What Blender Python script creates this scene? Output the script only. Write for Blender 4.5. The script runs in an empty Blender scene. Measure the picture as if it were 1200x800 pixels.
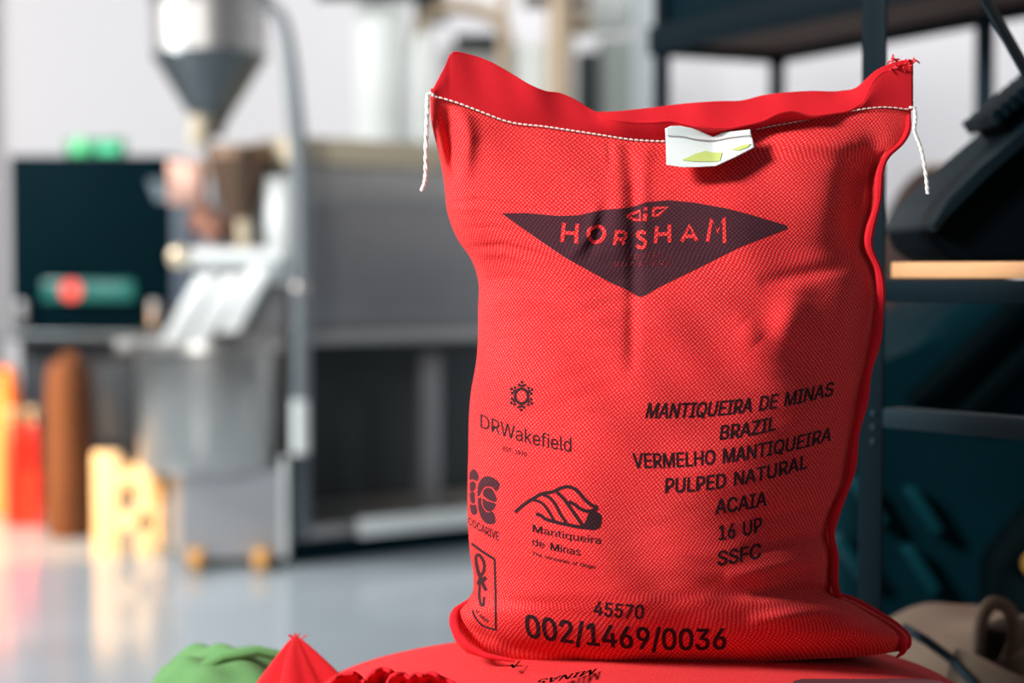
import bpy, bmesh, math, random
import numpy as np
from mathutils import Vector, Matrix, geometry

random.seed(4)
rng = np.random.RandomState(7)
SC = bpy.context.scene
COL = SC.collection

# ------------------------------------------------------------------ camera, world, lights
CAMZ = 1.09
PITCH = math.atan(82 / 2000)
cam_d = bpy.data.cameras.new('camera')
cam_d.lens = 60
cam_d.sensor_width = 36
cam_d.clip_start = 0.05
cam_d.clip_end = 100
cam_d.dof.use_dof = True
cam_d.dof.focus_distance = 1.53
cam_d.dof.aperture_fstop = 60 / 24.0
cam = bpy.data.objects.new('camera', cam_d)
cam.location = (0, 0, CAMZ)
cam.rotation_euler = (math.pi / 2 - PITCH, 0, 0)
COL.objects.link(cam)
SC.camera = cam

w = bpy.data.worlds.new('world')
SC.world = w
w.use_nodes = True
bg = w.node_tree.nodes['Background']
bg.inputs[0].default_value = (0.80, 0.90, 1.0, 1)
bg.inputs[1].default_value = 0.15


def light(name, kind, loc, target, power, color=(1, 1, 1), size=1.0, size_y=None, spot=40, blend=0.5):
    d = bpy.data.lights.new(name, kind)
    d.energy = power
    d.color = color
    if kind == 'AREA':
        d.size = size
        if size_y:
            d.shape = 'RECTANGLE'
            d.size_y = size_y
    else:
        d.shadow_soft_size = size
    if kind == 'SPOT':
        d.spot_size = math.radians(spot)
        d.spot_blend = blend
    o = bpy.data.objects.new(name, d)
    o.location = loc
    o.rotation_euler = (Vector(target) - Vector(loc)).to_track_quat('-Z', 'Y').to_euler()
    COL.objects.link(o)
    return o


light('skylight_key', 'AREA', (-2.25, 0.38, 2.6), (0.15, 1.6, 0.95), 200, (1.0, 0.97, 0.93), 0.7)
light('background_fill', 'AREA', (-4.2, 5.0, 3.4), (-0.5, 8.5, 1.1), 300, (1.0, 0.98, 0.96), 1.6)  # unseen area lamp, added to light the background machines
light('sunbeam', 'SPOT', (-5.6, 4.6, 1.3), (-1.81, 7.2, 0.22), 3000, (1.0, 0.52, 0.18), 0.06, spot=22, blend=0.2)
light('back_wall_fill', 'AREA', (1.3, 8.6, 4.4), (1.3, 10.0, 1.5), 92, (1.0, 0.99, 0.98), 2.5)  # added area lamp without a fixture, brightens the back wall

SC.view_settings.view_transform = 'Standard'
SC.view_settings.look = 'None'
SC.view_settings.gamma = 1
SC.view_settings.exposure = 0.0
SC.view_settings.use_curve_mapping = False


# ------------------------------------------------------------------ helpers
def P(px, py, d):
    """world point seen at reference pixel (px, py), on the vertical plane at distance d"""
    x = (px - 600) / 2000.0
    y = (400 - py) / 2000.0
    c, s = math.cos(PITCH), math.sin(PITCH)
    wy = c + y * s
    wz = -s + y * c
    k = d / wy
    return Vector((x * k, d, CAMZ + wz * k))


def Pn(px, py, d):
    x = (px - 600) / 2000.0
    y = (400 - py) / 2000.0
    c, s = math.cos(PITCH), math.sin(PITCH)
    k = d / (c + y * s)
    return np.stack([x * k, d + 0 * px, CAMZ + (-s + y * c) * k], -1)


def lin(r, g, b):
    f = lambda v: (v / 255 / 12.92) if v <= 10 else ((v / 255 + 0.055) / 1.055) ** 2.4
    return (f(r), f(g), f(b), 1)


def mat(name, col, rough=0.5, metal=0.0, noise=0.0, scale=8.0, bump=0.0, emis=None, es=0.0, stretch=(1, 1, 1),
        spec=0.5, sheen=0.0):
    m = bpy.data.materials.new(name)
    m.use_nodes = True
    nt = m.node_tree
    b = nt.nodes['Principled BSDF']
    b.inputs['Base Color'].default_value = col
    b.inputs['Roughness'].default_value = rough
    b.inputs['Metallic'].default_value = metal
    b.inputs['Specular IOR Level'].default_value = spec
    b.inputs['Sheen Weight'].default_value = sheen
    if emis:
        b.inputs['Emission Color'].default_value = emis
        b.inputs['Emission Strength'].default_value = es
    if noise or bump:
        tc = nt.nodes.new('ShaderNodeTexCoord')
        mp = nt.nodes.new('ShaderNodeMapping')
        mp.inputs['Scale'].default_value = stretch
        nz = nt.nodes.new('ShaderNodeTexNoise')
        nz.inputs['Scale'].default_value = scale
        nz.inputs['Detail'].default_value = 5
        nt.links.new(tc.outputs['Object'], mp.inputs[0])
        nt.links.new(mp.outputs[0], nz.inputs['Vector'])
        if noise:
            mr = nt.nodes.new('ShaderNodeMapRange')
            mr.inputs['To Min'].default_value = 1 - noise
            mr.inputs['To Max'].default_value = 1 + noise
            nt.links.new(nz.outputs['Fac'], mr.inputs['Value'])
            mx = nt.nodes.new('ShaderNodeVectorMath')
            mx.operation = 'SCALE'
            mx.inputs[0].default_value = col[:3]
            nt.links.new(mr.outputs[0], mx.inputs['Scale'])
            nt.links.new(mx.outputs[0], b.inputs['Base Color'])
        if bump:
            bp = nt.nodes.new('ShaderNodeBump')
            bp.inputs['Strength'].default_value = bump
            bp.inputs['Distance'].default_value = 0.01
            nt.links.new(nz.outputs['Fac'], bp.inputs['Height'])
            nt.links.new(bp.outputs[0], b.inputs['Normal'])
    return m


def weave(name, base, speck, ink=None, inkfac=0.0, inkshow=0.2, pu=0.0021, pv=0.0019, rough=0.9, sheen=0.04, bump=0.36,
          speckamt=0.66):
    """plain-woven cloth: over/under thread pattern on the mesh UV (metres)"""
    m = bpy.data.materials.new(name)
    m.use_nodes = True
    nt = m.node_tree
    N, L = nt.nodes, nt.links
    b = N['Principled BSDF']
    b.inputs['Roughness'].default_value = rough
    b.inputs['Specular IOR Level'].default_value = 0.25
    b.inputs['Sheen Weight'].default_value = sheen
    b.inputs['Sheen Roughness'].default_value = 0.5
    b.inputs['Sheen Tint'].default_value = (1, 0.35, 0.3, 1)
    uv = N.new('ShaderNodeUVMap')
    uv.uv_map = 'UVMap'

    def noise(scale, det=2, vec=None):
        n = N.new('ShaderNodeTexNoise')
        n.inputs['Scale'].default_value = scale
        n.inputs['Detail'].default_value = det
        L.new(vec or uv.outputs[0], n.inputs['Vector'])
        return n

    def math_(op, a, c=None, v=None):
        n = N.new('ShaderNodeMath')
        n.operation = op
        if isinstance(a, (int, float)):
            n.inputs[0].default_value = a
        else:
            L.new(a, n.inputs[0])
        if c is not None:
            if isinstance(c, (int, float)):
                n.inputs[1].default_value = c
            else:
                L.new(c, n.inputs[1])
        if v is not None:
            n.inputs[2].default_value = v
        return n.outputs[0]

    dn = noise(160, 2)
    sub = N.new('ShaderNodeVectorMath')
    sub.operation = 'SUBTRACT'
    L.new(dn.outputs['Color'], sub.inputs[0])
    sub.inputs[1].default_value = (0.5, 0.5, 0.5)
    scl = N.new('ShaderNodeVectorMath')
    scl.operation = 'SCALE'
    L.new(sub.outputs[0], scl.inputs[0])
    scl.inputs['Scale'].default_value = 0.0024
    add = N.new('ShaderNodeVectorMath')
    L.new(uv.outputs[0], add.inputs[0])
    L.new(scl.outputs[0], add.inputs[1])
    sp = N.new('ShaderNodeSeparateXYZ')
    L.new(add.outputs[0], sp.inputs[0])
    su = math_('SINE', math_('MULTIPLY', sp.outputs[0], math.pi / pu))
    sv = math_('SINE', math_('MULTIPLY', sp.outputs[1], math.pi / pv))
    c = math_('MULTIPLY', su, sv)
    big = noise(14, 3)
    fine = noise(700, 2)
    mr = N.new('ShaderNodeMapRange')
    mr.inputs['From Min'].default_value = 0.15
    mr.inputs['From Max'].default_value = 0.8
    L.new(c, mr.inputs['Value'])
    spk = math_('MULTIPLY', mr.outputs[0], math_('ADD', math_('MULTIPLY', fine.outputs['Fac'], 1.3), 0.1))
    spk = math_('MULTIPLY', spk, math_('ADD', math_('MULTIPLY', big.outputs['Fac'], 1.0), 0.4))
    spk = math_('MULTIPLY', spk, speckamt)
    mx = N.new('ShaderNodeMix')
    mx.data_type = 'RGBA'
    L.new(spk, mx.inputs[0])
    mx.inputs[6].default_value = base
    mx.inputs[7].default_value = speck
    out = mx.outputs[2]
    dk = N.new('ShaderNodeMapRange')
    dk.inputs['From Min'].default_value = -1
    dk.inputs['From Max'].default_value = 0.1
    dk.inputs['To Min'].default_value = 0.62
    dk.inputs['To Max'].default_value = 1.0
    L.new(c, dk.inputs['Value'])
    vs = N.new('ShaderNodeVectorMath')
    vs.operation = 'SCALE'
    L.new(out, vs.inputs[0])
    L.new(dk.outputs[0], vs.inputs['Scale'])
    out = vs.outputs[0]
    if ink:
        im = N.new('ShaderNodeMix')
        im.data_type = 'RGBA'
        f = math_('SUBTRACT', inkfac, math_('MULTIPLY', spk, inkshow))
        L.new(f, im.inputs[0])
        im.clamp_factor = True
        L.new(out, im.inputs[6])
        im.inputs[7].default_value = ink
        out = im.outputs[2]
        b.inputs['Sheen Weight'].default_value = 0.08
    L.new(out, b.inputs['Base Color'])
    bp = N.new('ShaderNodeBump')
    bp.inputs['Strength'].default_value = bump
    bp.inputs['Distance'].default_value = 0.0006
    h = math_('ADD', c, math_('MULTIPLY', fine.outputs['Fac'], 0.8))
    L.new(h, bp.inputs['Height'])
    L.new(bp.outputs[0], b.inputs['Normal'])
    return m


def link(name, me, m=None, parent=None, smooth=True):
    o = bpy.data.objects.new(name, me)
    COL.objects.link(o)
    if m is not None and not me.materials:
        me.materials.append(m)
    if smooth:
        for p in me.polygons:
            p.use_smooth = True
    if parent is not None:
        o.parent = parent
        o.matrix_parent_inverse = Matrix.Translation(-Vector(parent.location)) if parent.rotation_euler.z == 0 \
            else parent.matrix_basis.inverted()
    return o


def tag(o, label=None, cat=None, group=None, kind=None):
    if label:
        o['label'] = label
    if cat:
        o['category'] = cat
    if group:
        o['group'] = group
    if kind:
        o['kind'] = kind
    return o


def thing(name, label, cat, loc, group=None):
    o = bpy.data.objects.new(name, None)
    o.empty_display_size = 0.1
    o.location = loc
    COL.objects.link(o)
    return tag(o, label, cat, group)


class MB:
    def __init__(self):
        self.bm = bmesh.new()

    def box(self, a, b, bevel=0.0, rot=None, seg=2):
        a, b = Vector(a), Vector(b)
        c = (a + b) / 2
        s = b - a
        r = bmesh.ops.create_cube(self.bm, size=1)
        vs = r['verts']
        bmesh.ops.scale(self.bm, vec=(abs(s.x), abs(s.y), abs(s.z)), verts=vs)
        if bevel:
            es = {e for v in vs for e in v.link_edges}
            bmesh.ops.bevel(self.bm, geom=list(es), offset=bevel, segments=seg, affect='EDGES', profile=0.5)
            vs = self._new(vs)
        M = Matrix.Translation(c)
        if rot is not None:
            M = M @ rot
        bmesh.ops.transform(self.bm, matrix=M, verts=vs)
        self._mark()
        return self

    def _mark(self):
        self.done = getattr(self, 'done', set())
        self.done = set(self.bm.verts)

    def _new(self, _):
        d = getattr(self, 'done', set())
        return [v for v in self.bm.verts if v not in d]

    def cyl(self, a, b, r0, r1=None, seg=32, caps=True):
        a, b = Vector(a), Vector(b)
        r1 = r0 if r1 is None else r1
        ax = (b - a)
        r = bmesh.ops.create_cone(self.bm, cap_ends=caps, segments=seg, radius1=r0, radius2=r1, depth=ax.length)
        M = Matrix.Translation((a + b) / 2) @ ax.to_track_quat('Z', 'Y').to_matrix().to_4x4()
        bmesh.ops.transform(self.bm, matrix=M, verts=r['verts'])
        self._mark()
        return self

    def ball(self, c, r, sc=(1, 1, 1)):
        q = bmesh.ops.create_uvsphere(self.bm, u_segments=20, v_segments=12, radius=r)
        bmesh.ops.scale(self.bm, vec=sc, verts=q['verts'])
        bmesh.ops.translate(self.bm, vec=c, verts=q['verts'])
        self._mark()
        return self

    def tube(self, pts, r, seg=8, closed=False):
        pts = [Vector(p) for p in pts]
        rs = r if isinstance(r, (list, tuple)) else [r] * len(pts)
        rings = []
        up = None
        for i, p in enumerate(pts):
            t = (pts[min(i + 1, len(pts) - 1)] - pts[max(i - 1, 0)]).normalized()
            if up is None:
                up = t.orthogonal().normalized()
            up = (up - t * up.dot(t)).normalized()
            sd = t.cross(up)
            rings.append([self.bm.verts.new(p + (up * math.cos(k / seg * 2 * math.pi) + sd * math.sin(k / seg * 2 * math.pi)) * rs[i])
                          for k in range(seg)])
        for i in range(len(rings) - 1):
            for k in range(seg):
                self.bm.faces.new((rings[i][k], rings[i][(k + 1) % seg], rings[i + 1][(k + 1) % seg], rings[i + 1][k]))
        self.bm.faces.new(rings[0][::-1])
        self.bm.faces.new(rings[-1])
        self._mark()
        return self

    def lathe(self, prof, c, seg=48):
        """prof: list of (r, z) absolute heights, axis at c (x, y)"""
        rings = []
        for r, z in prof:
            rings.append([self.bm.verts.new((c[0] + r * math.cos(k / seg * 2 * math.pi), c[1] + r * math.sin(k / seg * 2 * math.pi), z))
                          for k in range(seg)])
        for i in range(len(rings) - 1):
            for k in range(seg):
                self.bm.faces.new((rings[i][k], rings[i][(k + 1) % seg], rings[i + 1][(k + 1) % seg], rings[i + 1][k]))
        self._mark()
        return self

    def prism(self, poly, d0, d1, bevel=0.0):
        """poly of world (x, z); extruded along y"""
        A = [self.bm.verts.new((x, d0, z)) for x, z in poly]
        B = [self.bm.verts.new((x, d1, z)) for x, z in poly]
        n = len(A)
        f1 = self.bm.faces.new(A)
        f2 = self.bm.faces.new(B[::-1])
        for i in range(n):
            self.bm.faces.new((A[i], B[i], B[(i + 1) % n], A[(i + 1) % n]))
        if bevel:
            es = {e for v in A + B for e in v.link_edges}
            bmesh.ops.bevel(self.bm, geom=list(es), offset=bevel, segments=3, affect='EDGES', profile=0.5)
        self._mark()
        return self

    def build(self, name, m, parent=None, smooth=True, angle=40):
        bmesh.ops.recalc_face_normals(self.bm, faces=self.bm.faces)
        me = bpy.data.meshes.new(name)
        self.bm.to_mesh(me)
        self.bm.free()
        o = link(name, me, m, parent, smooth)
        if smooth:
            me.set_sharp_from_angle(angle=math.radians(angle))
        return o


def grid_mesh(name, V, F, m, parent, uv=None):
    me = bpy.data.meshes.new(name)
    me.from_pydata([tuple(v) for v in V], [], F)
    if uv is not None:
        ul = me.uv_layers.new(name='UVMap')
        idx = np.zeros(len(me.loops), dtype=np.int32)
        me.loops.foreach_get('vertex_index', idx)
        ul.data.foreach_set('uv', np.asarray(uv, dtype=np.float32)[idx].ravel())
    me.update()
    return link(name, me, m, parent)


def quads(nr, nc, off=0):
    return [(off + r * nc + c, off + r * nc + c + 1, off + (r + 1) * nc + c + 1, off + (r + 1) * nc + c)
            for r in range(nr - 1) for c in range(nc - 1)]


def smooth_interp(x, xs, ys):
    """monotone-ish cubic interpolation through knots (Catmull-Rom in x)"""
    xs = np.asarray(xs, float)
    ys = np.asarray(ys, float)
    x = np.clip(np.asarray(x, float), xs[0], xs[-1])
    m = np.gradient(ys, xs)
    i = np.clip(np.searchsorted(xs, x) - 1, 0, len(xs) - 2)
    h = xs[i + 1] - xs[i]
    t = (x - xs[i]) / h
    return ((2 * t ** 3 - 3 * t ** 2 + 1) * ys[i] + (t ** 3 - 2 * t ** 2 + t) * h * m[i]
            + (-2 * t ** 3 + 3 * t ** 2) * ys[i + 1] + (t ** 3 - t ** 2) * h * m[i + 1])


# ------------------------------------------------------------------ materials
RED = (0.70, 0.013, 0.020, 1)
SPK = (0.98, 0.26, 0.21, 1)
M_red = weave('red_woven_jute', RED, SPK)
M_redhem = weave('red_hem_cloth', (0.62, 0.008, 0.018, 1), (0.85, 0.04, 0.04, 1), bump=0.22, speckamt=0.3, sheen=0.02, pu=0.0013, pv=0.0013)
M_ink = weave('purple_ink_on_weave', RED, SPK, ink=(0.022, 0.008, 0.016, 1), inkfac=0.98)
M_text = weave('black_ink_on_weave', RED, SPK, ink=(0.009, 0.004, 0.008, 1), inkfac=0.99, inkshow=0.12)
M_fade = weave('faint_ink_on_weave', RED, SPK, ink=(0.03, 0.010, 0.020, 1), inkfac=0.80)
M_white = mat('white_thread', lin(235, 232, 226), 0.9, noise=0.1, scale=300)
M_tag = mat('tag_paper', lin(212, 220, 220), 0.6, noise=0.03, scale=40)
M_tagg = mat('tag_green_print', lin(186, 200, 112), 0.6, noise=0.03, scale=40)
M_tagy = mat('tag_grey_print', lin(150, 140, 138), 0.6)

# ------------------------------------------------------------------ the standing red sack
MID = 1.60
LY = [100, 112, 140, 180, 200, 220, 248, 280, 304, 328, 360, 420, 462, 536, 579, 602, 647, 680, 696, 706, 714, 724, 742, 756, 768, 780]
LX = [503, 504, 505, 514, 518, 521, 524, 536, 552, 560, 560, 558, 551, 548, 547, 547, 550, 554, 552, 545, 533, 528, 529, 537, 552, 575]
RY = [120, 128, 150, 168, 186, 200, 240, 270, 290, 310, 340, 375, 420, 450, 490, 530, 570, 600, 625, 650, 680, 697, 704, 716, 730, 745, 757, 765, 778]
RX = [1068, 1068, 1066, 1058, 1040, 1034, 1030, 1023, 1020, 1029, 1036, 1033, 1025, 1018, 1010, 1003, 995, 983, 975, 981, 981, 984, 1002, 1024, 1048, 1065, 1064, 1056, 1040]
xl = lambda y: smooth_interp(y, LY, LX)
xr = lambda y: smooth_interp(y, RY, RX)
SX = [504, 530, 560, 595, 640, 700, 740, 790, 840, 880, 950, 1000, 1035, 1068]
SY = [112, 119, 130, 143, 149, 158, 164, 166, 162, 153, 140, 130, 126, 129]
ys = lambda x: smooth_interp(x, SX, SY)
BX = [548, 575, 620, 700, 780, 860, 950, 1020, 1058]
BY = [766, 773, 777, 780, 779, 777, 772, 768, 762]
yb = lambda x: smooth_interp(x, BX, BY)


def polydist(px, py, pts):
    best = np.full(px.shape, 1e9)
    tt = np.zeros(px.shape)
    n = len(pts) - 1
    for i in range(n):
        ax, ay = pts[i]
        bx, by = pts[i + 1]
        dx, dy = bx - ax, by - ay
        t = np.clip(((px - ax) * dx + (py - ay) * dy) / (dx * dx + dy * dy), 0, 1)
        d = np.hypot(px - ax - t * dx, py - ay - t * dy)
        q = d < best
        best = np.where(q, d, best)
        tt = np.where(q, (i + t) / n, tt)
    return best, tt


FOLDS = [  # polyline in sack-face coordinates, width, amplitude (m, + towards viewer), fade both ends
    ([(520, 124), (527, 165), (531, 205)], 9, -0.013),
    ([(543, 132), (549, 160), (545, 200)], 10, 0.008),
    ([(530, 215), (545, 260), (575, 310)], 16, 0.006),
    ([(734, 168), (742, 215), (744, 262), (742, 340), (740, 430)], 8, -0.0042),
    ([(758, 168), (754, 215), (752, 300)], 8, 0.0022),
    ([(722, 172), (726, 230), (722, 300)], 10, 0.0028),
    ([(713, 166), (716, 195)], 3, -0.002),
    ([(711, 240), (703, 268), (690, 300)], 7, -0.0030),
    ([(698, 245), (690, 275), (670, 300)], 6, 0.003),
    ([(526, 239), (560, 234), (600, 240), (640, 250)], 3.5, -0.0022),
    ([(526, 247), (560, 243), (600, 250)], 4, 0.0016),
    ([(545, 290), (590, 287), (630, 297), (665, 312)], 3.5, -0.0024),
    ([(550, 299), (590, 297), (640, 310)], 4.5, 0.0018),
    ([(540, 268), (580, 266), (620, 275)], 3, -0.0012),
    ([(560, 330), (600, 324), (650, 335)], 5, -0.0016),
    ([(562, 352), (610, 350), (660, 356)], 5, 0.0012),
    ([(560, 380), (620, 372), (690, 380)], 7, -0.0012),
    ([(905, 160), (950, 165), (1000, 172)], 14, 0.010),
    ([(1022, 175), (1003, 215), (995, 290)], 20, -0.018),
    ([(1012, 300), (1010, 360), (1002, 420)], 12, -0.008),
    ([(1005, 310), (950, 320), (900, 330)], 9, -0.004),
    ([(935, 345), (924, 378), (915, 405)], 20, 0.009),
    ([(890, 400), (870, 380)], 14, 0.004),
    ([(975, 628), (930, 632), (880, 645)], 8, -0.007),
    ([(965, 655), (920, 662), (860, 675)], 9, 0.005),
    ([(985, 694), (940, 688), (890, 695)], 7, -0.006),
    ([(1000, 712), (950, 716), (890, 728)], 10, 0.006),
    ([(960, 590), (930, 600), (890, 608)], 8, -0.003),
    ([(700, 600), (780, 640), (840, 690)], 30, -0.003),
    ([(560, 700), (620, 712), (700, 722)], 12, -0.004),
    ([(545, 735), (600, 758), (680, 768)], 8, -0.006),
    ([(560, 690), (556, 715), (575, 745)], 7, -0.005),
]
WAVES = [(rng.uniform(0, 2 * math.pi), 2 * math.pi / rng.uniform(55, 150), rng.uniform(0, 2 * math.pi), rng.uniform(0.4, 1.0)) for _ in range(12)]
WAVES2 = [(rng.uniform(-0.5, 0.5) + math.pi / 2, 2 * math.pi / rng.uniform(16, 34), rng.uniform(0, 2 * math.pi), rng.uniform(0.4, 1.0)) for _ in range(10)]


def st(px, py):
    a, b = xl(py), xr(py)
    s = np.clip((px - a) / (b - a), 0, 1)
    t = np.clip((py - ys(px)) / (yb(px) - ys(px)), 0, 1)
    return s, t


BT = [0, .03, .08, .16, .28, .42, .58, .72, .84, .91, .96, 1.0]
BV = [.0045, .014, .036, .062, .086, .104, .118, .126, .126, .116, .094, .060]


def bulge(px, py, detail=True):
    px = np.asarray(px, float)
    py = np.asarray(py, float)
    s, t = st(px, py)
    q = np.abs(2 * s - 1)
    prof = (1 - q ** 2.6) ** 0.62
    b = smooth_interp(t, BT, BV) * prof
    if detail:
        edge = np.clip(np.minimum(s, 1 - s) / 0.05, 0, 1) * np.clip(t / 0.03, 0, 1)
        for pts, wd, am in FOLDS:
            d, tt = polydist(px, py, pts)
            fade = np.sin(np.clip(tt, 0, 1) * math.pi * 0.8 + math.pi * 0.1) ** 0.7
            b = b + am * np.exp(-(d / wd) ** 2) * fade * np.clip(edge * 2, 0, 1)
        nz = sum(a * np.sin((px * math.cos(th) + py * math.sin(th)) * k + ph) for th, k, ph, a in WAVES)
        nz2 = sum(a * np.sin((px * math.cos(th) + py * math.sin(th)) * k + ph) for th, k, ph, a in WAVES2)
        msk = 0.5 + 0.5 * np.sin(px * 0.021 + py * 0.013 + 1.0)
        b = b + edge * (nz * 0.0005 + nz2 * 0.00010 * msk)
        # groove just inside the right side seam
        g = xr(py) - px
        rt = np.clip((py - 175) / 25, 0, 1)
        b = b - 0.009 * np.exp(-((g - 10.5) / 3.4) ** 2) * rt
    return b


_ss = np.linspace(0, 1, 401)
_bb = 0.11 * (1 - np.abs(2 * _ss - 1) ** 2.6) ** 0.62
_arc = np.concatenate([[0], np.cumsum(np.hypot(np.diff(_ss) * 0.38, np.diff(_bb)))])


def clothuv(px, py):
    s, t = st(px, py)
    u = np.interp(s, _ss, _arc)
    sag = 30 * np.clip((t - 0.15) / 0.6, 0, 1) * (1 - (2 * s - 1) ** 2)
    v = -(py - sag) * 0.00078
    return np.stack([u, v], -1)


def face_pt(px, py, lift=0.0):
    px = np.asarray(px, float)
    py = np.asarray(py, float)
    return Pn(px, py, MID - bulge(px, py) - lift)


sack = thing('coffee_sack', 'large upright red jute coffee sack with dark diamond print, standing in the centre', 'sack',
             (P(800, 775, MID).x, MID, P(800, 777, MID - 0.02).z))
NS, NT = 300, 400
s1 = np.linspace(0, 1, NS)
s1 = 0.5 - 0.5 * np.cos(s1 * math.pi) * (0.6 + 0.4 * np.abs(np.cos(s1 * math.pi)))
s1 = (s1 - s1[0]) / (s1[-1] - s1[0])
t1 = np.linspace(0, 1, NT)
S, T = np.meshgrid(s1, t1)
TX = 504 + S * (1068 - 504)
TY = ys(TX)
BXX = 550 + S * (1058 - 550)
BYY = yb(BXX)
LYY = 112 + T * (766 - 112)
LXX = xl(LYY)
RYY = 129 + T * (762 - 129)
RXX = xr(RYY)
GX = (1 - T) * TX + T * BXX + (1 - S) * LXX + S * RXX - ((1 - S) * (1 - T) * 504 + S * (1 - T) * 1068 + (1 - S) * T * xl(766) + S * T * xr(762))
GY = (1 - T) * TY + T * BYY + (1 - S) * LYY + S * RYY - ((1 - S) * (1 - T) * 112 + S * (1 - T) * 129 + (1 - S) * T * 766 + S * T * 762)
front = Pn(GX, GY, MID - bulge(GX, GY)).reshape(-1, 3)
uvf = clothuv(GX, GY).reshape(-1, 2)
back = Pn(GX[::4, ::4], GY[::4, ::4], np.full(GX[::4, ::4].shape, MID))
bsh = back.shape
bb = bulge(GX[::4, ::4], GY[::4, ::4], False)
back[..., 1] += bb * 0.95
back = back.reshape(-1, 3)
uvb = clothuv(GX[::4, ::4], GY[::4, ::4]).reshape(-1, 2)
F = [(a, d, c, b) for a, b, c, d in quads(NT, NS)]
nf = len(front)
F += quads(bsh[0], bsh[1], nf)
# close the underside (front bottom row to back bottom row)
fb = [(NT - 1) * NS + c for c in range(NS)]
br = nf + (bsh[0] - 1) * bsh[1]
nb = bsh[1]
for c in range(nb - 1):
    fs = fb[c * 4:c * 4 + 5]
    F.append(tuple(fs) + (br + c + 1, br + c))
grid_mesh('body', np.concatenate([front, back]), F, M_red, sack, np.concatenate([uvf, uvb]))

# --- hems above the stitching
FTX = [508, 516, 522, 527, 532, 545, 560, 575, 600, 620, 640, 655, 670, 690, 705, 740, 765, 790, 808, 840, 870, 895, 910, 925, 950, 975, 1000, 1012, 1022, 1030, 1045, 1060, 1069]
FTY = [104, 88, 76, 64, 62, 64, 68, 74, 88, 100, 108, 110, 116, 128, 136, 143, 143, 142, 146, 151, 148, 141, 134, 131, 136, 134, 127, 118, 98, 88, 82, 76, 73]
BTX = [640, 690, 720, 760, 800, 840, 870, 895, 920, 950, 985, 1005, 1015, 1025, 1040, 1055, 1070]
BTY = [140, 132, 131, 127, 122, 119, 118, 112, 109, 107, 107, 102, 93, 84, 76, 71, 71]


def hem(name, topx, topy, x0, x1, base, lean, wob, m, sign, nr=26, nc=360):
    xs = np.linspace(x0, x1, nc)
    pts, uvs = [], []
    tt = np.asarray([smooth_interp(x, topx, topy) for x in xs])
    for r in range(nr):
        v = r / (nr - 1)
        # at the left end the hem leans outwards: its columns are sheared
        sh = np.clip(1 - (xs - 504) / 60, 0, 1) * 24 if x0 < 560 else 0 * xs
        X = xs + (1 - v) * 0
        y0 = ys(X)
        Y = y0 * (1 - v) + tt * v
        L = np.interp(X, [p[0] for p in lean], [p[1] for p in lean])
        W = wob * v * (np.sin(X * 0.062 + 0.6) * 0.6 + np.sin(X * 0.023 + 1) * 1.0 + np.sin(X * 0.13 + v * 2) * 0.22)
        D = base + sign * 0.0 - L * v ** 1.3 - W - 0.002 * np.sin(v * math.pi) * (1 if sign < 0 else 0)
        p = Pn(X, Y, D)
        pts.append(p)
        uvs.append(np.stack([X * 0.00078, -Y * 0.00078], -1))
    V = np.concatenate(pts)
    o = grid_mesh(name, V, quads(nr, nc), m, sack, np.concatenate(uvs))
    md = o.modifiers.new('cloth', 'SOLIDIFY')
    md.thickness = 0.0016
    md.offset = 0
    return o


# left edge points are traced so the columns fan out toward the raised corner
hem('front_hem', FTX, FTY, 505, 1069, MID - 0.003,
    [(505, 0.002), (530, 0.005), (620, 0.005), (700, 0.008), (800, 0.018), (900, 0.020), (960, 0.018), (1010, 0.004), (1070, 0.0)], 0.0035, M_redhem, -1)
hem('back_hem', BTX, BTY, 642, 1070, MID + 0.003,
    [(640, -0.004), (700, -0.014), (800, -0.020), (900, -0.020), (1000, -0.010), (1070, -0.001)], 0.003, M_redhem, 1)

# rolled raw lip along both hem edges
mb = MB()
for (tx, ty, x0, x1, base, lean) in ((FTX, FTY, 530, 1068, MID - 0.003,
                                      [(505, 0.002), (530, 0.005), (620, 0.005), (700, 0.008), (800, 0.018), (900, 0.020), (960, 0.018), (1010, 0.004), (1070, 0.0)]),):
    pp = []
    for x in np.linspace(x0, x1, 240):
        L = np.interp(x, [p[0] for p in lean], [p[1] for p in lean])
        W = 0.0035 * (math.sin(x * 0.062 + 0.6) * 0.6 + math.sin(x * 0.023 + 1) + math.sin(x * 0.13 + 2) * 0.22)
        pp.append(P(x, float(smooth_interp(x, tx, ty)), base - L - W))
    mb.tube(pp, 0.0012, 6)
mb.build('hem_edge', M_redhem, sack)

# frayed threads at the right-hand top corner
mb = MB()
for k in range(15):
    x, y = random.uniform(1042, 1070), random.uniform(68, 80)
    a = random.uniform(-0.6, 0.5) if x > 1055 else random.uniform(2.2, 3.6)
    pts = []
    for j in range(6):
        pts.append(P(x, y, MID - 0.008 - 0.002 * math.sin(j + k)))
        x += 2.0 * math.cos(a)
        y -= 1.3 * math.sin(a)
        a += random.uniform(-0.9, 0.9)
    mb.tube(pts, 0.0008, 5)
tag(mb.build('frayed_threads', mat('frayed_red', (0.75, 0.02, 0.03, 1), 0.9), sack), kind='stuff')

# white stitch line: a dashed chain following the seam
mb = MB()
x = 508.0
while x < 1066:
    ln = 4.6
    p0 = P(x, float(ys(x)) - 0.3, MID - 0.0058)
    p1 = P(x + ln, float(ys(x + ln)) - 0.3, MID - 0.0058)
    pm = (p0 + p1) / 2 + Vector((0, -0.0003, 0.0003))
    if not 779 < x < 884:
        mb.tube([p0, pm, p1], [0.00065, 0.00085, 0.00065] if x < 880 else [0.00045, 0.00055, 0.00045], 10)
    x += 6.2
tag(mb.build('stitching', M_white, sack), kind='stuff')


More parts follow.
